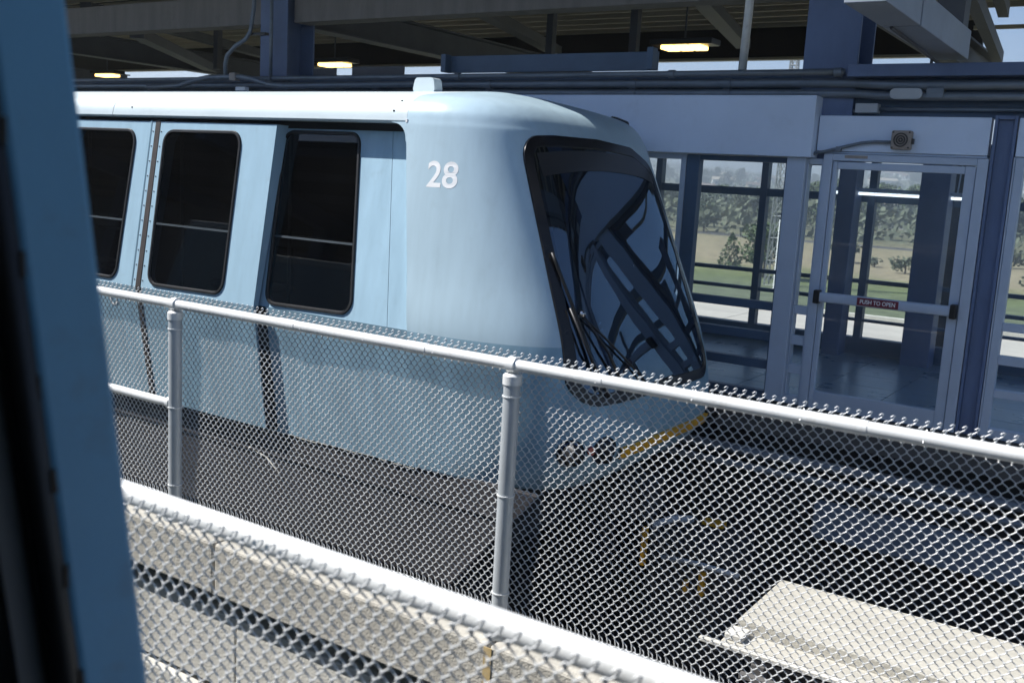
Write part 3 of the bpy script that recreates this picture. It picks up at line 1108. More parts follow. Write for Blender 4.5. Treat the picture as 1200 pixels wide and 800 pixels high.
# pale strips paint the sun glint on the frayed skirt top edge
rr = random.Random(5)
x = -6.0
while x < -4.45:
    l = rr.uniform(0.05, 0.22)
    d0, d1 = rr.uniform(0, 0.014), rr.uniform(0, 0.014)
    MB().hexa([(x, 5.468, -0.362 - d0), (x + l, 5.468, -0.362 - d1), (x + l, 5.484, -0.366 - d1), (x, 5.484, -0.366 - d0),
               (x, 5.468, -0.356 - d0), (x + l, 5.468, -0.356 - d1), (x + l, 5.484, -0.360 - d1), (x, 5.484, -0.360 - d0)]).build('edge_glint', 'conc_light', tr)
    x += l + rr.uniform(0.0, 0.05)
# underframe, floor, lining: what the windows look into
box('underframe', 'under', tr, -17.4, -3.7, 5.6, 7.85, -0.85, -0.30)
box('floor', 'interior', tr, -17.4, -4.1, 5.50, 7.94, -0.10, -0.02)
m = MB()
m.grid([[(-17.4, 8.10, -0.36), (-17.4, 8.12, 0.66), (-17.4, 7.96, 2.10)], [(-4.4, 8.10, -0.36), (-4.4, 8.12, 0.66), (-4.4, 7.96, 2.10)]])
m.build('side_wall', 'paint_panel', tr)
box('lining', 'interior_light', tr, -17.3, -4.3, 7.86, 7.90, 0.0, 0.93)
box('sill', 'interior_light', tr, -17.3, -4.3, 7.80, 7.90, 0.935, 0.985)
box('lining', 'interior', tr, -17.3, -4.2, 7.86, 7.90, 0.99, 2.08)
for k in range(5):
    MB().tube([(-5.35 - 1.55 * k, 6.6, -0.02), (-5.35 - 1.55 * k, 6.6, 2.15)], 0.018, 10).build('grab_pole', 'interior_light', tr, smooth=True)
for k in range(4):
    sx = -5.2 - 2.9 * k
    MB().box(sx - 0.9, sx, 7.40, 7.84, 0.36, 0.44).box(sx - 0.9, sx, 7.76, 7.84, 0.44, 0.85).build('bench_seat', 'interior', tr, bevel=0.03)
box('end_wall', 'interior', tr, -17.5, -17.4, 5.5, 7.95, -0.3, 2.2)

# windscreen -----------------------------------------------------------------
WS = rloop([(5.572, 0.27), (7.56, 0.25), (7.62, 1.50), (7.58, 1.90), (7.25, 2.04), (6.72, 2.07), (6.10, 2.06), (5.735, 2.035)], 0.20, 6)
CT = (YC, 1.15)


def dens(loop, n=4):
    r = []
    k = len(loop)
    for i in range(k):
        p, q = loop[i], loop[(i + 1) % k]
        dl = math.hypot(p[0] - q[0], p[1] - q[1])
        s = max(1, int(dl / 0.08))
        for j in range(s):
            t = j / s
            r.append((p[0] + (q[0] - p[0]) * t, p[1] + (q[1] - p[1]) * t))
    return r


WSD = dens(WS)


def on_nose(y, z, off):
    return Vector((nose_x(y, z), y, z)) + nose_n(y, z) * off


def ring(loop, s, off):
    return [on_nose(CT[0] + (y - CT[0]) * s, CT[1] + (z - CT[1]) * s, off) for y, z in loop]


def ring2(loop, offs):
    return [on_nose(y, z, offs) for y, z in loop]


fr = MB()
fr.grid([ring2(WSD, 0.001), ring2(inset(WSD, 0.006), 0.012), ring2(inset(WSD, 0.075), 0.013), ring2(inset(WSD, 0.085), 0.004)], close=True)
wsf = fr.build('windscreen', 'frit', tr, smooth='auto')
gl = MB()
inn = inset(WSD, 0.08)
gl.grid([ring(inn, s, 0.0075) for s in (1, 0.9, 0.78, 0.64, 0.5, 0.36, 0.22, 0.1, 0.01)], close=True)
gl.build('glass', 'screen', wsf, smooth=True)
# dark header band along the top of the glass
hb = MB()
topy = [5.84 + (7.50 - 5.84) * k / 40 for k in range(41)]
hb.grid([[on_nose(y, 1.972 - 0.055 * ((y - YC) / 0.92) ** 2 - (0.06 * max(0, (y - 7.2) / 0.47) ** 2), 0.011) for y in topy], [on_nose(y, 1.83 - 0.07 * ((y - YC) / 0.92) ** 2 - (0.06 * max(0, (y - 7.2) / 0.47) ** 2), 0.011) for y in topy]])
hb.build('header_band', 'visor', wsf, smooth=True)
# shell stays uncut: dark sheet under the glass stands in for the unlit cab
cb = MB()
inn2 = inset(WSD, 0.085)
cb.grid([ring(inn2, s, 0.0025) for s in (1, 0.8, 0.6, 0.4, 0.2, 0.01)], close=True)
cb.build('cab_dark_sheet', 'interior', wsf, smooth=True)

# wipers
def wiper(pts, y0):
    m = MB()
    m.tube([on_nose(y, z, o) for y, z, o in pts], [0.016] + [0.010] * (len(pts) - 1), 8)
    return m


wp = wiper([(5.86, 0.32, 0.03), (5.75, 0.62, 0.05), (5.71, 0.90, 0.045)], 0).build('wiper_arm', 'steel_dk', tr, smooth=True)
m = MB()
m.tube([on_nose(5.80 - 0.09 * t, 0.36 + 0.90 * t, 0.030) for t in [k / 12 for k in range(13)]], 0.012, 6)
m.build('blade', 'rubber', wp, smooth=True)
wp2 = wiper([(6.04, 0.36, 0.03), (5.93, 0.60, 0.05), (5.79, 0.86, 0.04)], 0).build('wiper_arm', 'steel_dk', tr, smooth=True)
m = MB()
m.tube([on_nose(6.36 - 0.60 * t, 0.36 + 0.52 * t, 0.025) for t in [k / 12 for k in range(13)]], 0.008, 6)
m.build('blade', 'rubber', wp2, smooth=True)
m = MB()
m.tube([on_nose(5.79, 0.86, 0.02), on_nose(5.79, 0.86, 0.06)], 0.022, 10)
m.build('wiper_pivot', 'chrome', wp2, smooth=True)

# numbers
def num_side(u, v):
    x, z = -4.335 + u, 1.66 + v
    return (x, nose_y(x, z) - 0.0013, z)


text_mesh('number_decal', '28', 0.245, 'white', tr, num_side, bold=0.004, xs=1.0)


def num_front(u, v):
    y, z = 7.28 + u, 0.085 + v
    return tuple(on_nose(y, z, 0.006))


text_mesh('number_decal', '28', 0.14, 'white', tr, num_front, bold=0.002)

# headlights: two round lamps on the near corner of the nose and two on the far one
def headlight(y, z, r):
    c = on_nose(y, z, 0.0)
    n = nose_n(y, z)
    m = MB()
    m.tube([c - n * 0.02, c + n * 0.012, c + n * 0.016, c + n * 0.002], [r, r, r * 0.86, r * 0.80], 28, cap=False)
    h = m.build('headlight', 'rubber', tr, smooth='auto')
    m = MB()
    m.tube([c + n * 0.003, c + n * 0.006], r * 0.82, 28)
    m.build('lens', 'blue_lens', h)
    m = MB()
    q = c + Vector((0, 0, r * 0.3))
    m.tube([q + n * 0.006, q + n * 0.02], [r * 0.42, r * 0.30], 16)
    m.build('bulb_cover', 'steel_dk', h, smooth=True)
    return h


for y, z, r in ((5.645, -0.05, 0.098), (5.845, -0.04, 0.098), (7.795, -0.05, 0.098), (7.595, -0.04, 0.098)):
    h = headlight(y, z, r)
m = MB()
c = on_nose(5.745, -0.03, 0.0)
m.tube([c, c + nose_n(5.745, -0.03) * 0.02], 0.03, 12)
m.build('marker_light', 'red_lens', tr)
c = on_nose(7.74, -0.02, 0.0)
m = MB()
m.tube([c, c + nose_n(7.74, -0.02) * 0.02], 0.03, 12)
m.build('marker_light', 'red_lens', tr)
# yellow bumper stripe
m = MB()
ys = [6.0 + (7.52 - 6.0) * k / 30 for k in range(31)]
m.grid([[on_nose(y, -0.045, 0.001) for y in ys], [on_nose(y, -0.05, 0.03) for y in ys], [on_nose(y, -0.11, 0.032) for y in ys], [on_nose(y, -0.115, 0.001) for y in ys]])
m.build('bumper_stripe', 'yellow', tr, smooth='auto')
for y in (5.66, 7.39):
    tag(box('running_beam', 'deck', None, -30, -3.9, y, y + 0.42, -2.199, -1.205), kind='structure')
# coupler and tyres in the dark under the nose
MB().box(-3.75, -3.05, 6.55, 6.9, -0.75, -0.45).build('coupler', 'under', tr, bevel=0.03)
for x in (-5.6, -15.0):
    for y in (5.72, 7.45):
        m = MB()
        m.tube([(x, y, -0.78), (x, y + 0.03, -0.78), (x, y + 0.27, -0.78), (x, y + 0.30, -0.78)], [0.36, 0.42, 0.42, 0.36], 28)
        m.build('tyre', 'rubber', tr, smooth='auto')

# ================================================================== STATION FRONT
st = thing('station_building', (-3, 8.3, -0.06), 'grey and blue glazed station front with platform room behind the train', 'building')
# floor with tiles
MB().box(-12, 3, 8.22, 11.86, -0.058, -0.012).build('floor_bed', 'grout', st)
for i in range(18):
    for j in range(6):
        x0 = -8.0 + i * 0.6
        y0 = 8.34 + j * 0.6
        if i == 0 and j == 0:
            o = MB().box(0.004, 0.596, 0.004, 0.596, 0, 0.010).build('tile', 'tile', st)
            TILE = o.data
            o.location = (x0, y0, -0.012)
        else:
            o = bpy.data.objects.new('tile', TILE)
            COL.objects.link(o)
            o.parent = st
            o.matrix_parent_inverse = st.matrix_basis.inverted()
            o.location = (x0, y0, -0.012)
# projecting header boxes
MB().box(-9.6, -2.575, 8.13, 8.45, 2.045, 2.535).build('header_box', 'alu_hdr', st, bevel=0.006)
MB().box(-2.565, -1.285, 8.235, 8.34, 2.106, 2.385).build('header_panel', 'alu_hdr', st, bevel=0.004)
MB().box(-2.565, -1.285, 8.245, 8.34, 2.088, 2.102).build('header_trim', 'alu', st)
MB().box(-1.098, 0.36, 8.235, 8.34, 2.106, 2.385).build('header_panel', 'alu_hdr', st, bevel=0.004)
# blue structural pillar right of the door
MB().box(-1.262, -1.240, 8.225, 8.44, -0.05, 2.40).box(-1.130, -1.108, 8.225, 8.44, -0.05, 2.40).box(-1.2395, -1.1305, 8.262, 8.30, -0.05, 2.37).box(-1.2395, -1.1305, 8.225, 8.44, 2.372, 2.40).build('pillar', 'blue_steel', st, bevel=0.003)


def pane(parent, x0, x1, z0, z1, y, m='pane'):
    o = MB()
    o.v = [(x0, y, z0), (x1, y, z0), (x1, y, z1), (x0, y, z1)]
    o.f = [(0, 1, 2, 3)]
    return o.build('pane', m, parent)


def station_window(x0, x1, bars, ztop=2.04, jl=0.06, jr=0.06, y0=8.24, y1=8.33, frame='alu'):
    """storefront bay: jambs, head, sill, cross bars and one pane in each light"""
    w = MB().box(x0, x0 + jl, y0, y1, 0.0, ztop).build('window', frame, st, bevel=0.003)
    MB().box(x1 - jr, x1, y0, y1, 0.0, ztop).build('jamb', frame, w, bevel=0.003)
    a, c = x0 + jl, x1 - jr
    MB().box(a + .001, c - .001, y0 + 0.004, y1 - 0.004, ztop - 0.045, ztop).build('head', frame, w, bevel=0.003)
    MB().box(a + .001, c - .001, y0 + 0.004, y1 - 0.004, 0.0, 0.06).build('sill', frame, w, bevel=0.003)
    z = 0.06
    for zb, zt in bars + [(ztop - 0.045, None)]:
        pane(w, a, c, z + 0.001, zb - 0.001, (y0 + y1) / 2)
        if zt:
            MB().box(a + .001, c - .001, y0 + 0.006, y1 - 0.006, zb, zt).build('cross_bar', frame, w, bevel=0.003)
            z = zt
    return w


BARS = [(0.25, 0.325), (0.495, 0.57), (0.755, 0.825)]
station_window(-4.86, -3.705, BARS, jl=0.05, jr=0.05)
station_window(-3.70, -2.79, BARS, jl=0.12, jr=0.02, frame='blue_dark')
MB().box(-2.787, -2.632, 8.19, 8.345, 0.0, 2.044).build('mullion', 'alu', st, bevel=0.006)
station_window(-2.63, -2.50, BARS, jl=0.012, jr=0.012)
station_window(-5.95, -4.865, BARS, jl=0.05, jr=0.05)
BR = [(0.305, 0.365), (0.56, 0.625), (0.815, 0.875)]
MB().box(-1.102, -1.092, 8.23, 8.34, 0.0, 2.10).build('mullion', 'alu', st)
station_window(-1.09, 0.35, BR, ztop=2.10)
MB().box(-6, -2.49, 8.25, 8.335, -0.05, -0.002).build('base_strip', 'alu', st)
MB().box(-1.09, 0.35, 8.25, 8.335, -0.05, -0.002).build('base_strip', 'alu', st)

# glass door with push bar -------------------------------------------------------
dr = MB().box(-2.497, -2.425, 8.225, 8.335, -0.05, 2.084).build('door', 'alu', st, bevel=0.004)
dr['label'] = 'glass emergency door with a push bar'
MB().box(-1.345, -1.268, 8.225, 8.335, -0.05, 2.084).build('door_frame', 'alu', dr, bevel=0.004)
MB().box(-2.424, -1.346, 8.228, 8.335, 2.03, 2.084).build('door_frame', 'alu', dr, bevel=0.004)
MB().box(-2.421, -2.385, 8.24, 8.29, -0.03, 2.024).build('stile', 'alu', dr, bevel=0.004)
MB().box(-1.425, -1.350, 8.24, 8.29, -0.03, 2.024).build('stile', 'alu', dr, bevel=0.004)
MB().box(-2.384, -1.426, 8.242, 8.288, 1.965, 2.022).build('top_rail', 'alu', dr, bevel=0.004)
MB().box(-2.384, -1.426, 8.242, 8.288, -0.028, 0.132).build('bottom_rail', 'alu', dr, bevel=0.004)
pane(dr, -2.384, -1.426, 0.133, 1.964, 8.268)
m = MB()
lo = rloop([(8.175, 0.885), (8.235, 0.885), (8.235, 0.965), (8.175, 0.965)], 0.015, 3)
m.prism([(-2.40, y, z) for y, z in lo], (1.0, 0, 0))
pb = m.build('push_bar', 'alu', dr, smooth='auto')
MB().box(-2.45, -2.402, 8.165, 8.239, 0.87, 0.98).build('bar_end', 'rubber', dr, bevel=0.006)
MB().box(-1.398, -1.352, 8.165, 8.239, 0.87, 0.98).build('bar_end', 'rubber', dr, bevel=0.006)
MB().box(-2.095, -1.775, 8.1715, 8.1745, 0.895, 0.957).build('label', 'sign_red', dr)
text_mesh('lettering', 'PUSH TO OPEN', 0.046, 'white', dr, lambda u, v: (-1.935 + u, 8.1705, 0.911 + v), align='CENTER', bold=0.001, xs=0.86)
MB().box(-2.33, -2.15, 8.226, 8.239, 2.052, 2.075).build('closer_plate', 'tan', dr)

# fascia wall above the doors
MB().box(-30, 0.6, 8.36, 8.46, 2.386, 2.762).build('fascia_wall', 'blue_dark', st)
MB().box(-2.36, 0.6, 8.16, 8.35, 2.682, 2.775).build('edge_beam', 'blue_steel', st, bevel=0.004)
# interior ceiling edge and cross members of the platform room
fw = thing('platform_windows', (-3, 11.6, 0), 'row of dark framed windows on the far side of the platform room', 'window wall')
MB().box(-12, 1.0, 11.46, 11.60, 0.0, 0.185).build('sill_wall', 'blue_dark', fw)
MB().box(-12, 1.0, 11.46, 11.54, 0.37, 0.40).build('cross_bar', 'blue_dark', fw)
MB().box(-12, 1.0, 11.46, 11.54, 0.585, 0.625).build('cross_bar', 'blue_dark', fw)
MB().box(-12, 1.0, 11.46, 11.54, 0.80, 0.845).build('cross_bar', 'blue_dark', fw)
MB().box(-12, 1.0, 11.46, 11.54, 1.70, 1.79).build('cross_bar', 'blue_dark', fw)
MB().box(-12, 1.0, 11.44, 11.62, 2.22, 2.36).build('head_rail', 'blue_dark', fw)
xm = [-9.4, -8.1, -6.8, -5.5, -4.14, -2.9, -1.62, -0.35, 0.9]
for i, x in enumerate(xm):
    MB().box(x - 0.04, x + 0.04, 11.445, 11.555, 0.186, 2.15).build('mullion', 'blue_dark', fw)
    if i + 1 < len(xm):
        pane(fw, x + 0.042, xm[i + 1] - 0.042, 0.40, 2.15, 11.50)


def hcolumn(x, y, z0, z1, w, parent, m='blue_steel'):
    """H section column"""
    mb = MB()
    t = 0.025
    mb.box(x - w / 2, x + w / 2, y - w / 2, y - w / 2 + t, z0, z1)
    mb.box(x - w / 2, x + w / 2, y + w / 2 - t, y + w / 2, z0, z1)
    mb.box(x - t / 2, x + t / 2, y - w / 2 + t, y + w / 2 - t, z0, z1)
    return mb.build('column', m, parent, bevel=0.004)


for x in (-9.07, -3.10, -2.20):
    w = 0.19 if x == -3.10 else 0.29
    MB().box(x - w / 2, x + w / 2, 11.15, 11.44, -0.01, 2.4).build('room_column', 'blue_steel', fw, bevel=0.008)

# alarm horn, its conduit, junction boxes ------------------------------------------
hn = thing('alarm_horn', (-1.9, 8.2, 2.13), 'square tan alarm horn with round grille above the glass door', 'horn')
MB().box(-1.975, -1.825, 8.165, 8.233, 2.13, 2.275).build('housing', 'tan', hn, bevel=0.012)
for r in (0.055, 0.036, 0.018):
    m = MB()
    c = Vector((-1.902, 8.166, 2.203))
    pts = []
    n = 24
    rows = []
    for rad, dy in ((r, 0.0), (r - 0.002, -0.010), (r - 0.009, -0.010), (r - 0.011, 0.0)):
        rows.append([(c.x + rad * math.cos(2 * math.pi * k / n), c.y + dy, c.z + rad * math.sin(2 * math.pi * k / n)) for k in range(n)])
    m.grid(rows, close=True)
    m.build('grille_ring', 'tan_dark', hn, smooth='auto')
for dx, dz in ((-1, -1), (1, -1), (1, 1), (-1, 1)):
    MB().tube([(-1.9 + dx * 0.060, 8.166, 2.2025 + dz * 0.058), (-1.9 + dx * 0.060, 8.160, 2.2025 + dz * 0.058)], 0.007, 8).build('screw', 'tan_dark', hn)
MB().box(-1.824, -1.812, 8.18, 8.225, 2.175, 2.215).build('side_lug', 'tan_dark', hn)
cd = thing('horn_conduit', (-2.3, 8.2, 2.08), 'thin bent conduit running from the header box to the alarm horn', 'conduit')
MB().tube([(-2.60, 8.21, 2.075), (-2.5, 8.21, 2.095), (-2.30, 8.21, 2.150), (-2.20, 8.21, 2.175), (-2.10, 8.21, 2.185), (-1.977, 8.205, 2.185)], 0.013, 10).build('tube', 'pipe', cd, smooth=True)
MB().box(-2.40, -2.36, 8.195, 8.232, 2.108, 2.14).build('clip', 'pipe', cd)
jb = thing('junction_box', (-2.22, 8.3, 2.4), 'small square grey junction box on the dark band above the door', 'junction box')
MB().box(-2.30, -2.125, 8.26, 8.357, 2.412, 2.485).build('case', 'box_grey', jb, bevel=0.005)
MB().tube([(-2.34, 8.32, 2.43), (-2.30, 8.32, 2.43)], 0.012, 8).build('gland', 'pipe', jb)
MB().tube([(-2.124, 8.32, 2.445), (-1.6, 8.32, 2.448), (0.6, 8.32, 2.448)], 0.016, 10).build('tube', 'pipe', jb, smooth=True)
ob = thing('conduit_fitting', (-1.92, 8.2, 2.53), 'rounded grey conduit body set in the lower pipe above the door', 'conduit')
m = MB()
lo = rloop([(-2.03, 2.515), (-1.79, 2.515), (-1.79, 2.595), (-2.03, 2.595)], 0.038, 5)
m.prism([(x, 8.195, z) for x, z in lo], (0, 0.09, 0))
m.build('cover', 'box_grey', ob, smooth='auto')
MB().box(-1.765, -1.64, 8.20, 8.30, 2.52, 2.60).build('coupling', 'pipe', ob, bevel=0.008)

for nm, lab, z, dz, r in (('upper', 'upper of the two thick conduits running above the station front', 2.645, 0.005, 0.036),
                          ('lower', 'lower of the two thick conduits running above the station front', 2.562, -0.005, 0.032)):
    c = thing('long_conduit', (-3, 8.27, z), lab, 'conduit')
    MB().tube([(-30, 8.28, z + 0.005), (-9.8, 8.28, z + 0.005), (-2.62, 8.28, z), (-2.30, 8.27, z - 0.004), (-2.12, 8.255, z - 0.018), (-1.9, 8.25, z - 0.025), (0.6, 8.25, z - 0.02)], r, 14).build('tube', 'pipe', c, smooth=True)
    for x in (-7.4, -5.9, -4.3, -3.4, -0.95):
        MB().tube([(x - 0.035, 8.28 if x < -2 else 8.25, z - (0.022 if x > -2 else 0)), (x + 0.035, 8.28 if x < -2 else 8.25, z - (0.022 if x > -2 else 0))], r + 0.008, 14).build('coupling', 'pipe', c, smooth='auto')
c = thing('long_conduit', (-5, 8.22, 2.73), 'thin topmost conduit along the roof edge left of the blue column', 'conduit')
MB().tube([(-30, 8.22, 2.715), (-8, 8.22, 2.72), (-4, 8.22, 2.722), (-2.40, 8.22, 2.725)], 0.026, 12).build('tube', 'pipe', c, smooth=True)
for x in (-6.25, -3.9, -2.45):
    MB().tube([(x - 0.03, 8.22, 2.721), (x + 0.03, 8.22, 2.721)], 0.036, 12).build('coupling', 'pipe', c, smooth='auto')

# ================================================================== CANOPY
cp = thing('station_canopy', (-5, 10, 2.78), 'dark steel canopy roof over the station with purlins and beams', 'canopy')
DZ = 4.35
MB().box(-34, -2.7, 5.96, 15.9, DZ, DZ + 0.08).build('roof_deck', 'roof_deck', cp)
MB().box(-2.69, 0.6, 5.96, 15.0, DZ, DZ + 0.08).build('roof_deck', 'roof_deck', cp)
for k in range(22):
    y = 6.02 + k * 0.45
    MB().box(-34, 0.55 if y < 14.9 else -2.72, y, y + 0.035, DZ - 0.08, DZ - 0.003).build('purlin', 'purlin', cp)
COLX = (-22.2, -15.6, -9.0, -2.55)
for i, x in enumerate(COLX):
    hcolumn(x, 8.52, 2.0, DZ - 0.11, 0.44, cp)
    # rafters away from the track
    m = MB()
    m.box(x - 0.13, x + 0.13, 8.78, 15.7, 3.36, 3.385).box(x - 0.13, x + 0.13, 8.78, 15.7, 3.70, 3.725).box(x - 0.012, x + 0.012, 8.78, 15.7, 3.386, 3.699)
    m.build('rafter', 'roof_steel', cp)
    hcolumn(x, 14.2, -1.0, 3.35, 0.36, cp, 'roof_steel')
# eaves girder between the columns
for i in range(len(COLX) - 1):
    a, c = COLX[i] + 0.225, COLX[i + 1] - 0.225
    MB().box(a, c, 8.40, 8.64, 3.36, 3.71).build('girder', 'roof_beam', cp, bevel=0.006)
# cantilever box beams over the track
for x in (-1.68,):
    m = MB().box(x - 0.12, x + 0.12, 6.9, 8.55, 2.845, 3.06).build('cantilever', 'grey_beam', cp, bevel=0.005)
    MB().box(x - 0.12, x + 0.12, 6.0, 6.86, 2.845, 3.30).build('cantilever', 'grey_beam', cp, bevel=0.005)
    MB().box(x - 0.10, x + 0.10, 6.861, 6.899, 2.87, 3.03).build('splice', 'steel_dk', cp)
    MB().tube([(x - 0.06, 6.88, 2.84), (x - 0.06, 8.45, 2.80)], 0.012, 6).build('tie_rod', 'roof_steel', cp)
    MB().box(x - 0.10, x + 0.10, 6.1, 6.3, 3.302, DZ - 0.11).build('stub', 'roof_steel', cp)
    MB().box(x - 0.10, x + 0.10, 8.30, 8.50, 3.062, 3.36).build('stub', 'roof_steel', cp)
# diagonal plan bracing and hangers
for p, q in (((-7.5, 9.2, 3.90), (-9.2, 14.8, 3.90)), ((-4.5, 9.2, 3.90), (-5.8, 14.6, 3.90)), ((-14.0, 9.2, 3.9), (-15.9, 14.8, 3.9)),
             ((-1.8, 9.3, 3.62), (-2.25, 14.3, 3.60)), ((-1.62, 9.3, 3.75), (-2.05, 13.0, 3.95)), ((-12.5, 9.0, 3.45), (-16, 13.4, 3.45))):
    MB().beam(p, q, 0.11 if p[0] > -2 else 0.20, 0.14).build('brace', 'roof_steel', cp)
for x, y, z0, z1 in ((-7.3, 11.6, 3.2, 4.0), (-5.9, 11.3, 3.3, 4.0), (-13.2, 11.0, 3.2, 4.0)):
    MB().box(x - 0.05, x + 0.05, y - 0.05, y + 0.05, z0, z1 + 0.25).build('hanger', 'roof_steel', cp)
MB().tube([(-3.30, 8.33, 2.76), (-3.27, 8.33, DZ - 0.11)], 0.036, 12).build('standpipe', 'rail', cp, smooth=True)
MB().tube([(-2.05, 9.6, 2.60), (-2.05, 9.6, 3.36)], 0.014, 8).build('tie_rod', 'roof_steel', cp)
# deep edge girders closing the far side
MB().box(-34, -2.72, 15.78, 15.88, 3.86, 4.348).build('edge_girder', 'roof_deck', cp)
MB().box(-34, -2.72, 15.76, 15.90, 3.82, 3.858).build('edge_rail', 'purlin', cp)
MB().box(-2.7, 0.6, 14.9, 14.96, 4.05, 4.10).build('edge_rail', 'purlin', cp)
# raised steel channel on the station edge
MB().box(-6.46, -4.09, 8.30, 8.33, 2.765, 2.93).box(-6.46, -6.40, 8.20, 8.299, 2.765, 2.94).box(-4.15, -4.09, 8.20, 8.299, 2.765, 2.955).build('upstand', 'blue_dark', cp, bevel=0.004)
MB().box(-8.55, -8.2, 8.5, 8.52, 2.72, 2.86).build('cover_plate', 'roof_steel', cp)
MB().box(-7.95, -7.2, 8.5, 8.52, 2.72, 2.87).build('cover_plate', 'roof_steel', cp)

# conduits climbing the left column
cc = thing('bent_conduit', (-9.3, 8.1, 2.7), 'bent conduit bundle rising up the left roof column above the train', 'conduit')
MB().tube([(-10.9, 8.0, 2.60), (-10.3, 8.0, 2.62), (-9.95, 8.0, 2.69), (-9.75, 8.0, 2.715), (-9.2, 8.0, 2.715), (-9.0, 8.0, 2.69), (-8.75, 8.0, 2.63), (-8.5, 8.0, 2.61), (-6.6, 8.05, 2.63)], 0.030, 12).build('tube', 'pipe', cc, smooth=True)
MB().tube([(-9.46, 8.0, 2.72), (-9.47, 8.0, 2.85), (-9.44, 8.0, 2.96), (-9.30, 8.0, 3.06), (-9.16, 8.02, 3.13), (-9.11, 8.05, 3.22), (-9.11, 8.1, 3.5), (-9.11, 8.1, 4.0)], 0.024, 12).build('tube', 'pipe', cc, smooth=True)
MB().tube([(-8.93, 8.2, 2.62), (-8.93, 8.2, 4.0)], 0.020, 10).build('tube', 'pipe', cc, smooth=True)
MB().box(-9.36, -9.26, 7.96, 8.04, 2.67, 2.76).build('fitting', 'tan', cc, bevel=0.008)
MB().box(-9.14, -8.88, 8.06, 8.12, 3.18, 3.21).build('clamp', 'steel_dk', cc)
MB().box(-9.26, -9.10, 7.97, 8.03, 2.56, 2.60).build('tag_plate', 'white', cc)

# lamps lit under the canopy
for (x, y, z), lab in (((-11.6, 12.0, 3.34), 'lit yellow ceiling lamp left of the left roof column'),
                       ((-5.25, 11.35, 3.37), 'lit yellow ceiling lamp nearest the blue column above the header box'),
                       ((-18.9, 12.9, 3.34), 'small lit ceiling lamp farthest away beside the near blue post')):
    l = thing('ceiling_lamp', (x, y, z), lab, 'lamp', 'lit canopy lamps')
    MB().box(x - 0.40, x + 0.40, y - 0.14, y + 0.14, z + 0.05, z + 0.12).build('housing', 'steel_dk', l, bevel=0.01)
    for k in range(3):
        MB().box(x - 0.26 + k * 0.18, x - 0.10 + k * 0.18, y - 0.12, y + 0.12, z, z + 0.049).build('lens', 'lamp_on', l, bevel=0.01)
    m = MB()
    m.v = [(x - 0.40, y - 0.13, z + 0.05), (x - 0.27, y - 0.12, z + 0.0), (x - 0.27, y + 0.12, z + 0.0), (x - 0.40, y + 0.13, z + 0.05)]
    m.f = [(0, 1, 2, 3)]
    m.build('reflector', 'chrome', l)
    MB().tube([(x, y, z + 0.12), (x, y, DZ - 0.1)], 0.012, 6).build('rod', 'roof_steel', l)

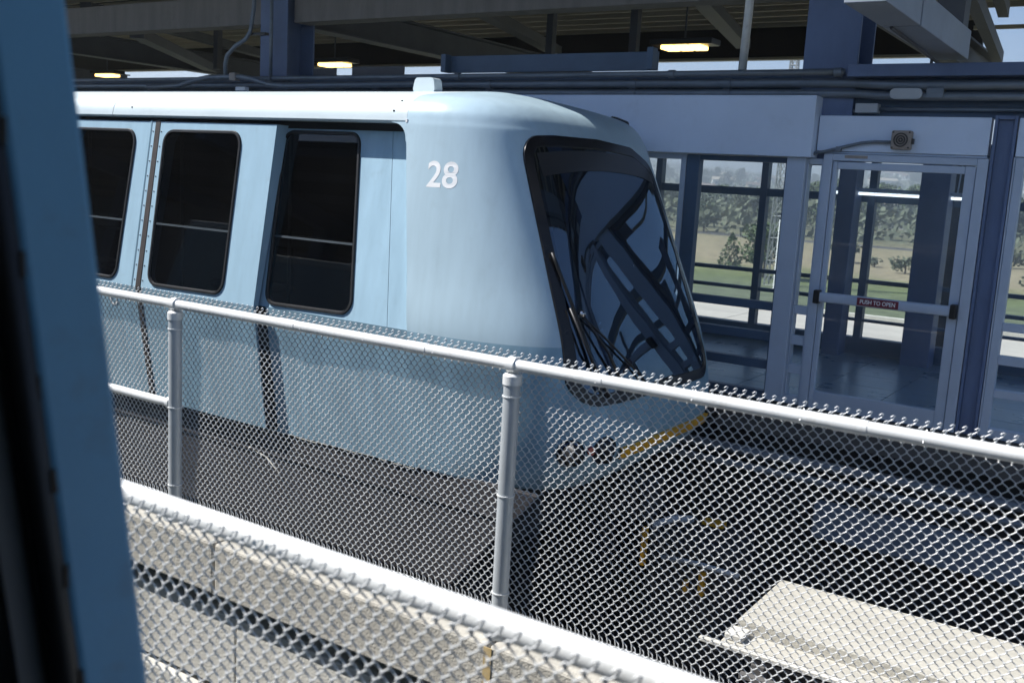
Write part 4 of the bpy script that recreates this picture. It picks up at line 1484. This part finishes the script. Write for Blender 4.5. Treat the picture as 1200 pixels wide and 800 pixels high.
# ================================================================== FENCES
def chain_link(name, parent, x0, x1, z0, z1, y, pitch=0.036, rad=0.00175, nside=5, hook=True):
    """woven flattened spirals: every second half turn runs on the front, the other on the back"""
    half = pitch / 2
    hx = half * 0.88
    nz = int((z1 - z0) / half)
    nw = int((x1 - x0) / hx)
    amp = hx / 2
    d = rad * 1.55
    path = []
    rn = np.random.RandomState(3)
    # one spiral (relative x), points from top to bottom
    for k in range(nz + 1):
        z = z1 - k * half
        sx = amp * (1 if k % 2 == 0 else -1)
        if k:
            path.append((sx * 1.10, (-d if k % 2 else d) * 0.55, z + half * 0.15))
        path.append((sx * 1.22, 0.0, z))
        if k < nz:
            side = -1 if k % 2 == 0 else 1
            path.append((sx * 1.10, side * d * 0.55, z - half * 0.15))
            path.append((sx * 0.55, side * d, z - half * 0.32))
            path.append((-sx * 0.55, side * d, z - half * 0.68))
    if hook:   # knuckled selvage
        path = [(amp * 0.3, -d * 1.2, z1 + half * 0.16), (amp * 1.2, -d * 1.4, z1 + half * 0.50), (amp * 1.7, -d * 0.2, z1 + half * 0.42)] + path
        e = path[-1]
        sgn = 1 if e[0] > 0 else -1
        path = path + [(e[0] * 1.4, 0, z0 - half * 0.6), (sgn * amp * 0.4, -d * 1.5, z0 - half * 0.85), (-sgn * amp * 1.4, -d, z0 - half * 0.6)]
    P = np.array(path)
    n = len(P)
    T = np.zeros_like(P)
    T[1:-1] = P[2:] - P[:-2]
    T[0] = P[1] - P[0]
    T[-1] = P[-1] - P[-2]
    T /= np.linalg.norm(T, axis=1)[:, None]
    A = np.cross(T, np.array([0, 1.0, 0]))
    A /= np.linalg.norm(A, axis=1)[:, None]
    B = np.cross(T, A)
    ang = np.arange(nside) * 2 * np.pi / nside
    ring_ = (P[:, None, :] + rad * (np.cos(ang)[None, :, None] * A[:, None, :] + np.sin(ang)[None, :, None] * B[:, None, :])).reshape(-1, 3)
    f = []
    for i in range(n - 1):
        for k in range(nside):
            k2 = (k + 1) % nside
            f.append((i * nside + k, i * nside + k2, (i + 1) * nside + k2, (i + 1) * nside + k))
    f = np.array(f)
    V = []
    Fs = []
    for w in range(nw):
        off = np.array([x0 + (w + 0.5) * hx + rn.uniform(-0.0006, 0.0006), y, 0])
        wob = ring_.copy()
        if w % 2:
            wob[:, 2] -= half
        wob[:, 1] += 0.004 * np.sin(ring_[:, 2] * 6 + w * 0.11) + 0.002 * np.sin(w * 0.37 + ring_[:, 2] * 17)
        wob[:, 0] += 0.0016 * np.sin(ring_[:, 2] * 9 + w * 0.071) + 0.0009 * np.sin(ring_[:, 2] * 23 + w * 0.19)
        wob[:, 2] += 0.0018 * math.sin(w * 0.09) + 0.0010 * math.sin(w * 0.31)
        V.append(wob + off)
        Fs.append(f + w * len(ring_))
    V = np.concatenate(V)
    Fs = np.concatenate(Fs)
    me = bpy.data.meshes.new(name)
    me.vertices.add(len(V))
    me.vertices.foreach_set('co', V.astype(np.float32).ravel())
    me.loops.add(len(Fs) * 4)
    me.loops.foreach_set('vertex_index', Fs.astype(np.int32).ravel())
    me.polygons.add(len(Fs))
    me.polygons.foreach_set('loop_start', np.arange(0, len(Fs) * 4, 4, dtype=np.int32))
    me.polygons.foreach_set('loop_total', np.full(len(Fs), 4, dtype=np.int32))
    me.update(calc_edges=True)
    me.polygons.foreach_set('use_smooth', [True] * len(me.polygons))
    me.materials.append(M['galv'])
    o = bpy.data.objects.new(name, me)
    COL.objects.link(o)
    o.parent = parent
    o.matrix_parent_inverse = parent.matrix_basis.inverted()
    o['kind'] = 'stuff'
    return o


FY = 2.89
ff = thing('chain_link_fence', (-2, FY, 0.085), 'galvanised chain link fence with pipe rail on the beige parapet before the train', 'fence')
MB().tube([(-7, FY, 1.1), (-3, FY, 1.1), (2.4, FY, 1.1)], 0.0215, 16).build('top_rail', 'rail', ff, smooth='auto')
for x in (-7.445, -5.595, -3.745, -1.895, -0.045, 1.805):
    p = MB().tube([(x, FY, 0.06), (x, FY, 1.045)], 0.030, 20).build('post', 'post', ff, smooth='auto')
    MB().tube([(x, FY, 1.03), (x, FY, 1.062), (x, FY, 1.070)], [0.0345, 0.0345, 0.026], 20).build('cap', 'rail', p, smooth='auto')
    # loop of the cap round the rail
    MB().tube([(x - 0.016, FY, 1.1), (x + 0.016, FY, 1.1)], 0.029, 18).build('cap_loop', 'rail', p, smooth='auto')
    for z in (0.25, 0.62, 0.985):
        MB().tube([(x, FY, z), (x, FY, z + 0.004)], 0.0335, 18).build('tie_band', 'rail', p, smooth='auto')
    MB().tube([(x, FY, 0.0855), (x, FY, 0.10)], 0.055, 18).build('base_flange', 'post', p, smooth='auto')
for x in (-6.5, -4.38, -3.02, -2.33, -1.58, -0.72, 0.3):
    MB().tube([(x - 0.05, FY, 1.1), (x + 0.05, FY, 1.1)], 0.0232, 16).build('rail_sleeve', 'rail', ff, smooth='auto')
MB().tube([(-5.56, FY, 0.632), (-3.86, FY, 0.634), (-3.785, FY, 0.636)], [0.0205, 0.0205, 0.017], 14).build('mid_rail', 'rail', ff, smooth='auto')
MB().tube([(-3.79, FY, 0.636), (-3.770, FY, 0.636)], 0.028, 14).build('rail_end', 'rail', ff, smooth='auto')
chain_link('chain_link_mesh', ff, -5.0, 0.5, 0.185, 1.135, FY + 0.036)
# wire ties on the rail
for k in range(16):
    x = -5.0 + k * 0.345
    MB().tube([(x, FY - 0.0235, 1.092), (x + 0.002, FY, 1.1245), (x + 0.004, FY + 0.034, 1.10)], 0.0018, 5).build('wire_tie', 'galv', ff)

NY = 1.16
nf = thing('chain_link_fence', (-0.8, NY, 0), 'blurred near chain link fence with thick white pipe rail at the bottom', 'fence')
MB().tube([(-3.4, NY, 1.1), (-1, NY, 1.1), (2.2, NY, 1.1)], 0.0215, 20).build('top_rail', 'rail', nf, smooth='auto')
for x in (-2.55, 0.75):
    p = MB().tube([(x, NY, 0.0), (x, NY, 1.06)], 0.030, 18).build('post', 'post', nf, smooth='auto')
    MB().tube([(x - 0.016, NY, 1.1), (x + 0.016, NY, 1.1)], 0.029, 18).build('cap_loop', 'rail', p, smooth='auto')
chain_link('chain_link_mesh', nf, -2.4, 0.3, 0.06, 1.106, NY - 0.030, rad=0.00185, nside=6)

# ================================================================== THE CAR THE PICTURE IS TAKEN FROM
nc = thing('train_car', (-2, -0.9, 0), 'dim blue door jamb with black rubber seal close at the left edge', 'train')


def wall_y(z):
    return 0.60 - 0.12 * (z - 1.2)


# jamb of the open doorway: leans inwards with the car side
def slab(x0, x1, d0, d1, z0, z1):
    return [(x0, wall_y(z0) - d1, z0), (x1, wall_y(z0) - d1, z0), (x1, wall_y(z0) - d0, z0), (x0, wall_y(z0) - d0, z0),
            (x0, wall_y(z1) - d1, z1), (x1, wall_y(z1) - d1, z1), (x1, wall_y(z1) - d0, z1), (x0, wall_y(z1) - d0, z1)]


MB().hexa(slab(-0.93, -0.815, 0.0, 0.072, 0.0, 2.2)).build('door_jamb', 'jamb', nc, bevel=0.006)
m = MB()
m.tube([(-0.822, wall_y(0.0) - 0.083, 0.0), (-0.822, wall_y(2.2) - 0.083, 2.2)], 0.013, 12)
m.build('door_seal', 'rubber', nc, smooth=True)
rr = random.Random(3)
z = 0.9
while z < 2.1:
    MB().tube([(-0.812, wall_y(z) - 0.074 - rr.uniform(0, 0.004), z), (-0.812, wall_y(z + 0.02) - 0.074, z + 0.022)], rr.uniform(0.002, 0.0045), 6).build('seal_lip', 'rubber', nc)
    z += rr.uniform(0.04, 0.12)
MB().hexa(slab(-13.0, -0.835, 0.074, 0.12, 0.0, 2.2)).build('inner_lining', 'interior', nc)
MB().hexa(slab(-13.0, -0.935, 0.0, 0.072, 0.0, 2.2)).build('side_wall', 'paint_panel', nc)
MB().hexa(slab(0.95, 5.0, 0.0, 0.10, 0.0, 2.2)).build('side_wall', 'paint_panel', nc)
box('roof', 'paint_roof', nc, -13.0, 5.0, -2.35, 0.47, 2.201, 2.32, bevel=0.03)
box('floor', 'interior', nc, -13.0, 5.0, -2.35, 0.72, -0.12, -0.001)
box('side_wall', 'interior_light', nc, -13.0, 5.0, -2.40, -2.351, 0.0, 2.2)
box('end_wall', 'interior_light', nc, -13.05, -13.001, -2.40, 0.55, 0.0, 2.2)
box('end_wall', 'interior_light', nc, 5.001, 5.05, -2.40, 0.55, 0.0, 2.2)
nd = MB().box(-12, 9, 0.80, 1.24, -1.4, -0.02).build('walkway', 'conc_old')
tag(nd, kind='structure')

# unseen roof added behind the camera to cut sky light and darken reflections
nr = thing('blocker_canopy', (-18, -6, 0), 'unseen dark canopy added behind the viewer to block sky light', 'canopy')
MB().box(-30, -4.0, -14, -0.80, 4.60, 4.70).build('roof_deck', 'roof_deck', nr)
for k in range(12):
    MB().box(-30, -4.0, -13.9 + k * 1.18, -13.82 + k * 1.18, 4.45, 4.598).build('purlin', 'roof_steel', nr)
for x in (-28, -21.5, -15, -8.5, -4.2):
    MB().box(x - 0.15, x + 0.15, -13.8, -0.85, 4.1, 4.448).build('rafter', 'blue_steel', nr)
    MB().box(x - 0.2, x + 0.2, -4.4, -4.0, 0.0, 4.099).build('column', 'blue_steel', nr)
MB().box(-30, -4.0, -6.2, -6.1, 0.0, 4.09).build('blocker_wall', 'blue_dark', nr)
tag(MB().box(-24, 8, -14, -2.6, -0.3, -0.01).build('platform', 'conc_old'), kind='structure')

# tube lamp under the far window head of the platform room
tl = thing('tube_lamp', (-2.6, 11.3, 1.75), 'thin bright tube lamp seen through the top of the glass door', 'lamp')
MB().tube([(-3.3, 11.30, 1.79), (-1.9, 11.30, 1.79)], 0.016, 10).build('tube', emit('tube_glow', (0.85, 0.93, 1.0), 0.9), tl, smooth='auto')
MB().box(-3.32, -1.88, 11.27, 11.33, 1.815, 1.85).build('batten', 'alu', tl)
for x in (-3.2, -2.0):
    MB().tube([(x, 11.3, 1.85), (x, 11.40, 2.2)], 0.008, 6).build('bracket', 'alu', tl)

# summer haze in the air
hz = MB().box(-4500, 4500, -4500, 4500, -9.5, 130).build('haze', 'pane')
hm = bpy.data.materials.new('haze_air')
hm.use_nodes = True
ht = hm.node_tree
ht.nodes.clear()
ho = ht.nodes.new('ShaderNodeOutputMaterial')
hv = ht.nodes.new('ShaderNodeVolumePrincipled')
hv.inputs['Color'].default_value = (0.86, 0.92, 1.0, 1)
hv.inputs['Density'].default_value = 0.00075
hv.inputs['Anisotropy'].default_value = 0.3
ht.links.new(hv.outputs[0], ho.inputs['Volume'])
hz.data.materials.clear()
hz.data.materials.append(hm)
tag(hz, 'pale summer haze in front of the far hills', 'haze', kind='stuff')
